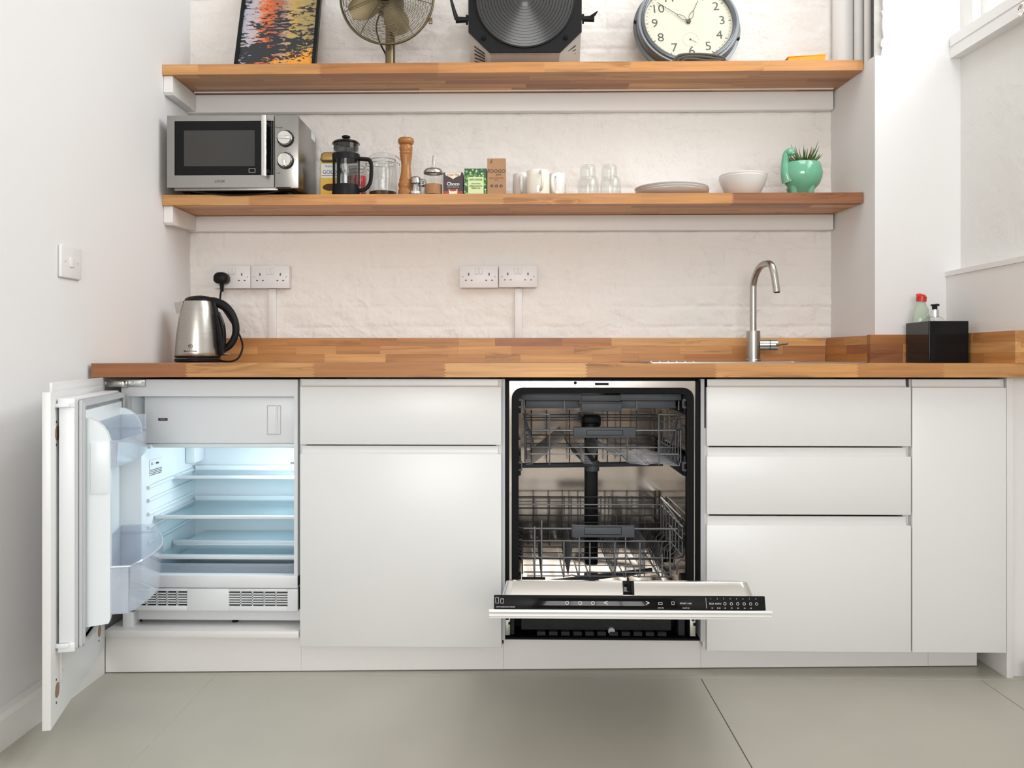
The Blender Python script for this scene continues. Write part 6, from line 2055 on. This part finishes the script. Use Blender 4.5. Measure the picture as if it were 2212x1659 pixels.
for a in (-67, 23, 113, 203):
    rings = []
    for s in np.linspace(0.0, 1.0, 9):
        rad = 0.025 + (Rr * 0.86 - 0.025) * s
        w = 0.016 + 0.028 * math.sin(math.pi * min(1, s * 0.85 + 0.05)) * (1 if s < 0.9 else 0.8)
        tw = 0.45 - 0.25 * s
        ar = math.radians(a)
        c0 = Vector((cx_ + rad * math.cos(ar), cy_ - 0.002, fz + rad * math.sin(ar)))
        tg = Vector((-math.sin(ar) * math.cos(tw), math.sin(tw), math.cos(ar) * math.cos(tw)))
        nn = Vector((math.sin(ar) * math.sin(tw), math.cos(tw), -math.cos(ar) * math.sin(tw)))
        rings.append([c0 + tg * w * math.cos(q) + nn * 0.0014 * math.sin(q) for q in [2 * math.pi * j / 10 for j in range(10)]])
    obj('fan_blade', MB().loft(rings), W['brass'], t, angle=60)
obj('fan_hub', MB().lathe([(0, -0.012), (0.020, -0.012), (0.028, 0.0), (0.028, 0.014), (0, 0.014)], (0, 0, 0), 28, M=Matrix.Translation((cx_, cy_ + 0.004, fz)) @ Matrix.Rotation(-math.pi / 2, 4, 'X')), W['brass_dark'], t)
for a in (-95, -125):
    obj('fan_bolt', MB().ball((cx_ + 0.05 * math.cos(math.radians(a)), cy_ - 0.008, fz + 0.05 * math.sin(math.radians(a))), 0.004, n=10), W['chrome'], t)
obj('power_cord', MB().tube(smooth([P(824, 20, fy + 0.06), P(813, 55, fy + 0.06), P(819, 88, fy + 0.06), P(832, 115, fy + 0.04), P(836, 128, fy + 0.03)], 6), 0.0032, 8), W['black'], t)
obj('cage_clip', MB().box(px(926, cy_), px(934, cy_), cy_ - 0.006, cy_ + 0.006, pz(50, cy_), pz(38, cy_), 0.001), W['brass'], t)

# stage lamp
ly = 2.985
lxa, lxb = px(1012, ly), px(1256.5, ly)
lxm = (lxa + lxb) / 2
t = thing('stage_lamp', 'old black stage lamp with a ribbed lens and taupe casing', 'stage lamp', (lxm, 3.1, Z))
lw = (lxb - lxa) / 2
zb0 = pz(113.5, ly, 1135)
zcor = pz(69, ly, 1135)
chf = px(1058, ly) - lxa
octf = [(-lw, 0.30), (-lw, zcor - Z), (-lw + chf, zb0 - Z), (lw - chf, zb0 - Z), (lw, zcor - Z), (lw, 0.30), (lw - chf, 0.30 + chf), (-lw + chf, 0.30 + chf)]
obj('front_plate', MB().prism([(lxm + a, Z + b) for a, b in octf], 'y', ly - 0.002, ly + 0.012, 0.002), W['black'], t)
octm = [(lxm + a * 0.99, ly + 0.012, Z + 0.003 + (b - 0.003) * 0.995) for a, b in octf]
sq = [(-lw * 0.985, 0.30), (-lw * 0.985, 0.003), (-lw + chf * 1.05, 0.0005), (lw - chf * 1.05, 0.0005), (lw * 0.985, 0.003), (lw * 0.985, 0.30), (lw - chf, 0.30 + chf), (-lw + chf, 0.30 + chf)]
mid = [(lxm + a, ly + 0.060, Z + b) for a, b in sq]
bk = [(lxm + a * 0.97, 3.20, Z + b) for a, b in sq]
obj('casing', MB().loft([octm, mid, bk]), W['taupe'], t, angle=20)
# worn rim along the plate edge
obj('plate_edge', MB().tube([(lxm + a, ly + 0.008, Z + b) for a, b in octf], 0.0022, 6, closed=True), W['taupe'], t)
zl_ = pz(-4, ly, 1135)
lr_ = 107 * ly / F_PX
LMx = Matrix.Translation((px(1134, ly), ly - 0.002, zl_)) @ Matrix.Rotation(math.pi / 2, 4, 'X')
obj('lens_ring', MB().lathe([(lr_ + 0.003, 0.0), (lr_ + 0.002, 0.006), (lr_ - 0.003, 0.007), (lr_ - 0.004, 0.0)], (0, 0, 0), 64, M=LMx, closed=True), W['black'], t, angle=60)
prof = []
steps = 13
for i in range(steps):
    ra_, rb_ = lr_ * (1 - i / steps * 0.80), lr_ * (1 - (i + 1) / steps * 0.80)
    prof += [(ra_ - 0.0005, 0.0005 + 0.0003 * i), (ra_ - 0.001, 0.0045 + 0.0003 * i), (rb_ + 0.0005, 0.0062 + 0.0003 * i)]
prof += [(lr_ * 0.19, 0.007), (lr_ * 0.12, 0.0105), (lr_ * 0.05, 0.012), (0, 0.0125)]
obj('lens', MB().lathe(prof, (0, 0, 0), 72, M=LMx), W['lens'], t, angle=25)
for u in (1045, 1222):
    obj('plate_screw', MB().cyl((px(u, ly), ly - 0.007, pz(82.5, ly)), (px(u, ly), ly, pz(82.5, ly)), 0.009, n=20).cyl((px(u, ly), ly - 0.009, pz(82.5, ly)), (px(u, ly), ly - 0.006, pz(82.5, ly)), 0.005, n=14), W['rubber'], t)
for s, u in ((-1, 1012), (1, 1256)):
    X0 = px(u, ly)
    zk = pz(38, ly, 1000)
    kn = obj('clamp_knob', MB().cyl((X0, ly + 0.02, zk), (X0 + s * 0.010, ly + 0.02, zk), 0.017, n=20).cyl((X0 + s * 0.008, ly + 0.02, zk), (X0 + s * 0.046, ly + 0.02, zk), 0.0095, 0.0115, n=20), W['black'], t)
    if s < 0:
        obj('clamp_lever', MB().tube([(X0 - 0.042, ly + 0.018, zk), (X0 - 0.052, ly + 0.012, zk + 0.03), (X0 - 0.064, ly + 0.008, zk + 0.075)], [0.010, 0.008, 0.005], 10, flat=0.6), W['black'], kn)
    else:
        obj('clamp_lever', MB().tube([(X0 + 0.030, ly + 0.018, zk + 0.002), (X0 + 0.048, ly + 0.008, zk + 0.012), (X0 + 0.056, ly + 0.0, zk + 0.018)], [0.010, 0.008, 0.003], 10, flat=0.6), W['black'], kn)
# vent slots cut dark into the lower corner facets
for s in (-1, 1):
    for i in range(5):
        f = 0.25 + 0.13 * i
        # facet between plate chamfer and casing chamfer
        a0 = Vector(octm[1 if s < 0 else 4]) * (1 - 0.25) + Vector(octm[2 if s < 0 else 3]) * 0.25
        a1 = Vector(octm[1 if s < 0 else 4]) * (1 - 0.75) + Vector(octm[2 if s < 0 else 3]) * 0.75
        b0 = Vector(mid[1 if s < 0 else 4]) * (1 - 0.25) + Vector(mid[2 if s < 0 else 3]) * 0.25
        b1 = Vector(mid[1 if s < 0 else 4]) * (1 - 0.75) + Vector(mid[2 if s < 0 else 3]) * 0.75
        p0, p1 = a0 * (1 - f) + b0 * f, a1 * (1 - f) + b1 * f
        of = Vector((s * 0.0018, -0.0022, -0.001))
        obj('vent_slot', MB().tube([p0 + of, p1 + of], 0.0016, 6), W['rubber'], t)
for u in (1127, 1139):
    obj('casing_rivet', MB().ball(P(u, 127, ly + 0.05), 0.002, n=8), W['rubber'], t)

# wall clock leaning on the wall
cyk = 3.03
ca_ = math.radians(16)
cR = 112 * 3.06 / F_PX
ccx = px(1490.5, 3.06)
czk = Z + cR * math.cos(ca_) + 0.0005
CMx = Matrix.Translation((ccx, cyk + cR * math.sin(ca_), czk)) @ Matrix.Rotation(-ca_, 4, 'X') @ Matrix.Rotation(math.pi / 2, 4, 'X') @ Matrix.Rotation(math.radians(2.5), 4, 'Z')
t = thing('clock', 'round grey metal clock with a cream dial leaning on the wall', 'clock', (ccx, cyk, Z))
dR = 97 * 3.03 / F_PX
obj('clock_case', MB().lathe([(0, -0.055), (cR * 0.96, -0.055), (cR * 1.04, -0.050), (cR * 1.045, -0.040), (cR * 0.99, -0.036), (cR * 0.985, -0.006), (cR * 0.97, 0.0), (dR, 0.0), (dR - 0.002, -0.008), (0, -0.008)], (0, 0, 0), 72, M=CMx), W['gunmetal'], t, angle=40)
obj('bezel', MB().lathe([(dR + 0.012, 0.0), (dR + 0.0115, 0.006), (dR + 0.008, 0.008), (dR + 0.006, 0.0065), (dR + 0.003, 0.0085), (dR - 0.001, 0.006), (dR - 0.0015, 0.0), (dR - 0.001, -0.006)], (0, 0, 0), 72, M=CMx), W['gunmetal'], t, angle=40)
di_ = obj('dial_face', MB().lathe([(0, -0.0065), (dR - 0.0005, -0.0065), (dR - 0.0005, -0.008), (0, -0.008)], (0, 0, 0), 64, M=CMx), W['dial'], t)
CM3 = CMx.to_3x3()
xd, yd = CM3 @ Vector((1, 0, 0)), CM3 @ Vector((0, 1, 0))
for n_ in range(1, 13):
    a = math.radians(90 - 30 * n_)
    p = CMx @ Vector((dR * 0.76 * math.cos(a), dR * 0.76 * math.sin(a), -0.0062))
    text(str(n_), 0.050, W['ink'], di_, p, xd, yd, depth=0.0002, name='numeral')
mb = MB()
for i in range(60):
    a = 2 * math.pi * i / 60
    w, l0 = (0.0016, 0.905) if i % 5 == 0 else (0.0006, 0.925)
    R_ = CMx @ Matrix.Rotation(a, 4, 'Z')
    mb.box(dR * l0, dR * 0.955, -w, w, -0.0064, -0.0060, M=R_)
obj('minute_track', mb, W['ink'], di_, 'stuff')
sc_ = Vector((0.0, -dR * 0.46, -0.0062))
mb = MB().frame([(sc_.x + a, sc_.y + b) for a, b in circle(0, 0, dR * 0.185, 40)], [(sc_.x + a, sc_.y + b) for a, b in circle(0, 0, dR * 0.180, 40)], 'z', -0.0063, -0.0061, M=CMx)
for i in range(12):
    R_ = CMx @ Matrix.Translation(sc_) @ Matrix.Rotation(2 * math.pi * i / 12, 4, 'Z')
    mb.box(dR * 0.155, dR * 0.178, -0.0004, 0.0004, -0.0002, 0.0002, M=R_)
obj('seconds_track', mb, W['soft_ink'], di_, 'stuff')
R_ = CMx @ Matrix.Translation(sc_ + Vector((0, 0, 0.002))) @ Matrix.Rotation(math.radians(-35), 4, 'Z')
obj('seconds_hand', MB().box(-0.006, dR * 0.15, -0.0005, 0.0005, -0.0003, 0.0003, M=R_).cyl((0, 0, -0.002), (0, 0, 0.001), 0.0026, n=14, M=R_), W['ink'], t)
def hand(name, ang, ln, z):
    R_ = CMx @ Matrix.Translation((0, 0, z)) @ Matrix.Rotation(math.radians(ang), 4, 'Z')
    mb = MB()
    loop = smooth([(0.012, 0, 0), (0.022, 0.0068, 0), (0.036, 0.0058, 0), (0.05, 0.0008, 0), (0.036, -0.0058, 0), (0.022, -0.0068, 0)], 4, closed=True)
    mb.tube(loop, 0.0009, 5, closed=True, M=R_)
    mb.tube([(0.048, 0, 0), (ln, 0, 0)], 0.0010, 5, M=R_)
    mb.tube([(0.0, 0, 0), (0.013, 0, 0)], 0.0022, 6, M=R_)
    return obj(name, mb, W['ink'], t)
hand('minute_hand', 141, dR * 0.86, -0.001)
hand('hour_hand', 64, dR * 0.60, -0.003)
obj('hand_boss', MB().cyl(CMx @ Vector((0, 0, -0.005)), CMx @ Vector((0, 0, 0.002)), 0.0078, n=24), W['ink'], t)
for a in (170, 232, 342, 20):
    p0 = CMx @ Vector((cR * 1.02 * math.cos(math.radians(a)), cR * 1.02 * math.sin(math.radians(a)), -0.04))
    p1 = CMx @ Vector((cR * 1.02 * math.cos(math.radians(a)), cR * 1.02 * math.sin(math.radians(a)), -0.030))
    obj('case_screw', MB().cyl(p0, p1, 0.0045, n=14), W['black'], t)

# folded cloth in front of the clock
yc0 = 2.995
xa, xb = px(1453, yc0), px(1570, yc0)
wd = xb - xa
def fold(prof, y0, y1):
    mb = MB()
    rings = []
    for f in np.linspace(0, 1, 8):
        yy = y0 + (y1 - y0) * f
        rings.append([(xa + u * wd + 0.003 * math.sin(9 * f + u * 5), yy, Z + h + 0.0015 * math.sin(7 * f + u * 11)) for u, h in prof])
    mb.loft(rings)
    return mb
t = thing('folded_cloth', 'dark brown knitted cloth folded at the foot of the clock', 'cloth', ((xa + xb) / 2, 3.0, Z))
o1 = [(0.0, 0.0005)] + [(p.x, p.y) for p in smooth([(0.005, 0.008, 0), (0.06, 0.021, 0), (0.18, 0.033, 0), (0.45, 0.0355, 0), (0.72, 0.032, 0), (0.95, 0.021, 0), (1.0, 0.011, 0), (0.985, 0.003, 0)], 5)] + [(0.95, 0.0005)]
obj('back_fold', fold(o1, yc0 + 0.008, yc0 + 0.026), W['knit'], t, angle=60)
def lip(pts, r, y):
    q = smooth([(xa + u * wd, y, Z + h) for u, h in pts], 5)
    return MB().tube(q, [r * (0.6 + 0.4 * math.sin(math.pi * min(1, 0.1 + 0.8 * i / len(q)))) for i in range(len(q))], 12)
obj('outer_fold', lip([(0.02, 0.006), (0.06, 0.019), (0.17, 0.0295), (0.45, 0.0315), (0.72, 0.028), (0.93, 0.019), (0.975, 0.010)], 0.0048, yc0 + 0.006), W['knit'], t, angle=60)
obj('inner_fold', lip([(0.09, 0.006), (0.14, 0.016), (0.30, 0.0225), (0.52, 0.0215), (0.78, 0.0155), (0.95, 0.010)], 0.0046, yc0 + 0.004), W['knit'], t, angle=60)
obj('inner_fold', lip([(0.17, 0.006), (0.25, 0.0135), (0.42, 0.0125), (0.62, 0.008), (0.90, 0.0065)], 0.0045, yc0 + 0.003), W['knit'], t, angle=60)

# orange tray
yo = 3.0
xa, xb = px(1703, yo), px(1784, yo)
t = thing('orange_tray', 'shallow orange plastic tray at the right end of the upper shelf', 'tray', ((xa + xb) / 2, 3.06, Z))
h0, h1 = pz(123, yo, 1703) - Z, pz(117.5, yo, 1784) - Z
def oring(d, zoff, top):
    return [(xa + d, yo + d, Z + (zoff if not top else h0)), (xb - d, yo + d, Z + (zoff if not top else h1)), (xb - d, 3.14 - d, Z + (zoff if not top else h1)), (xa + d, 3.14 - d, Z + (zoff if not top else h0))]
mb = MB().loft([oring(0.003, 0.0003, False), oring(0.0, 0, True), [(a, b, c) for a, b, c in oring(0.003, 0, True)], oring(0.006, 0.003, False)])
obj('tray_shell', mb, W['orange'], t)
rim = oring(0.0, 0, True)
obj('tray_rim', MB().tube(rim, 0.0024, 8, closed=True), W['orange'], t)
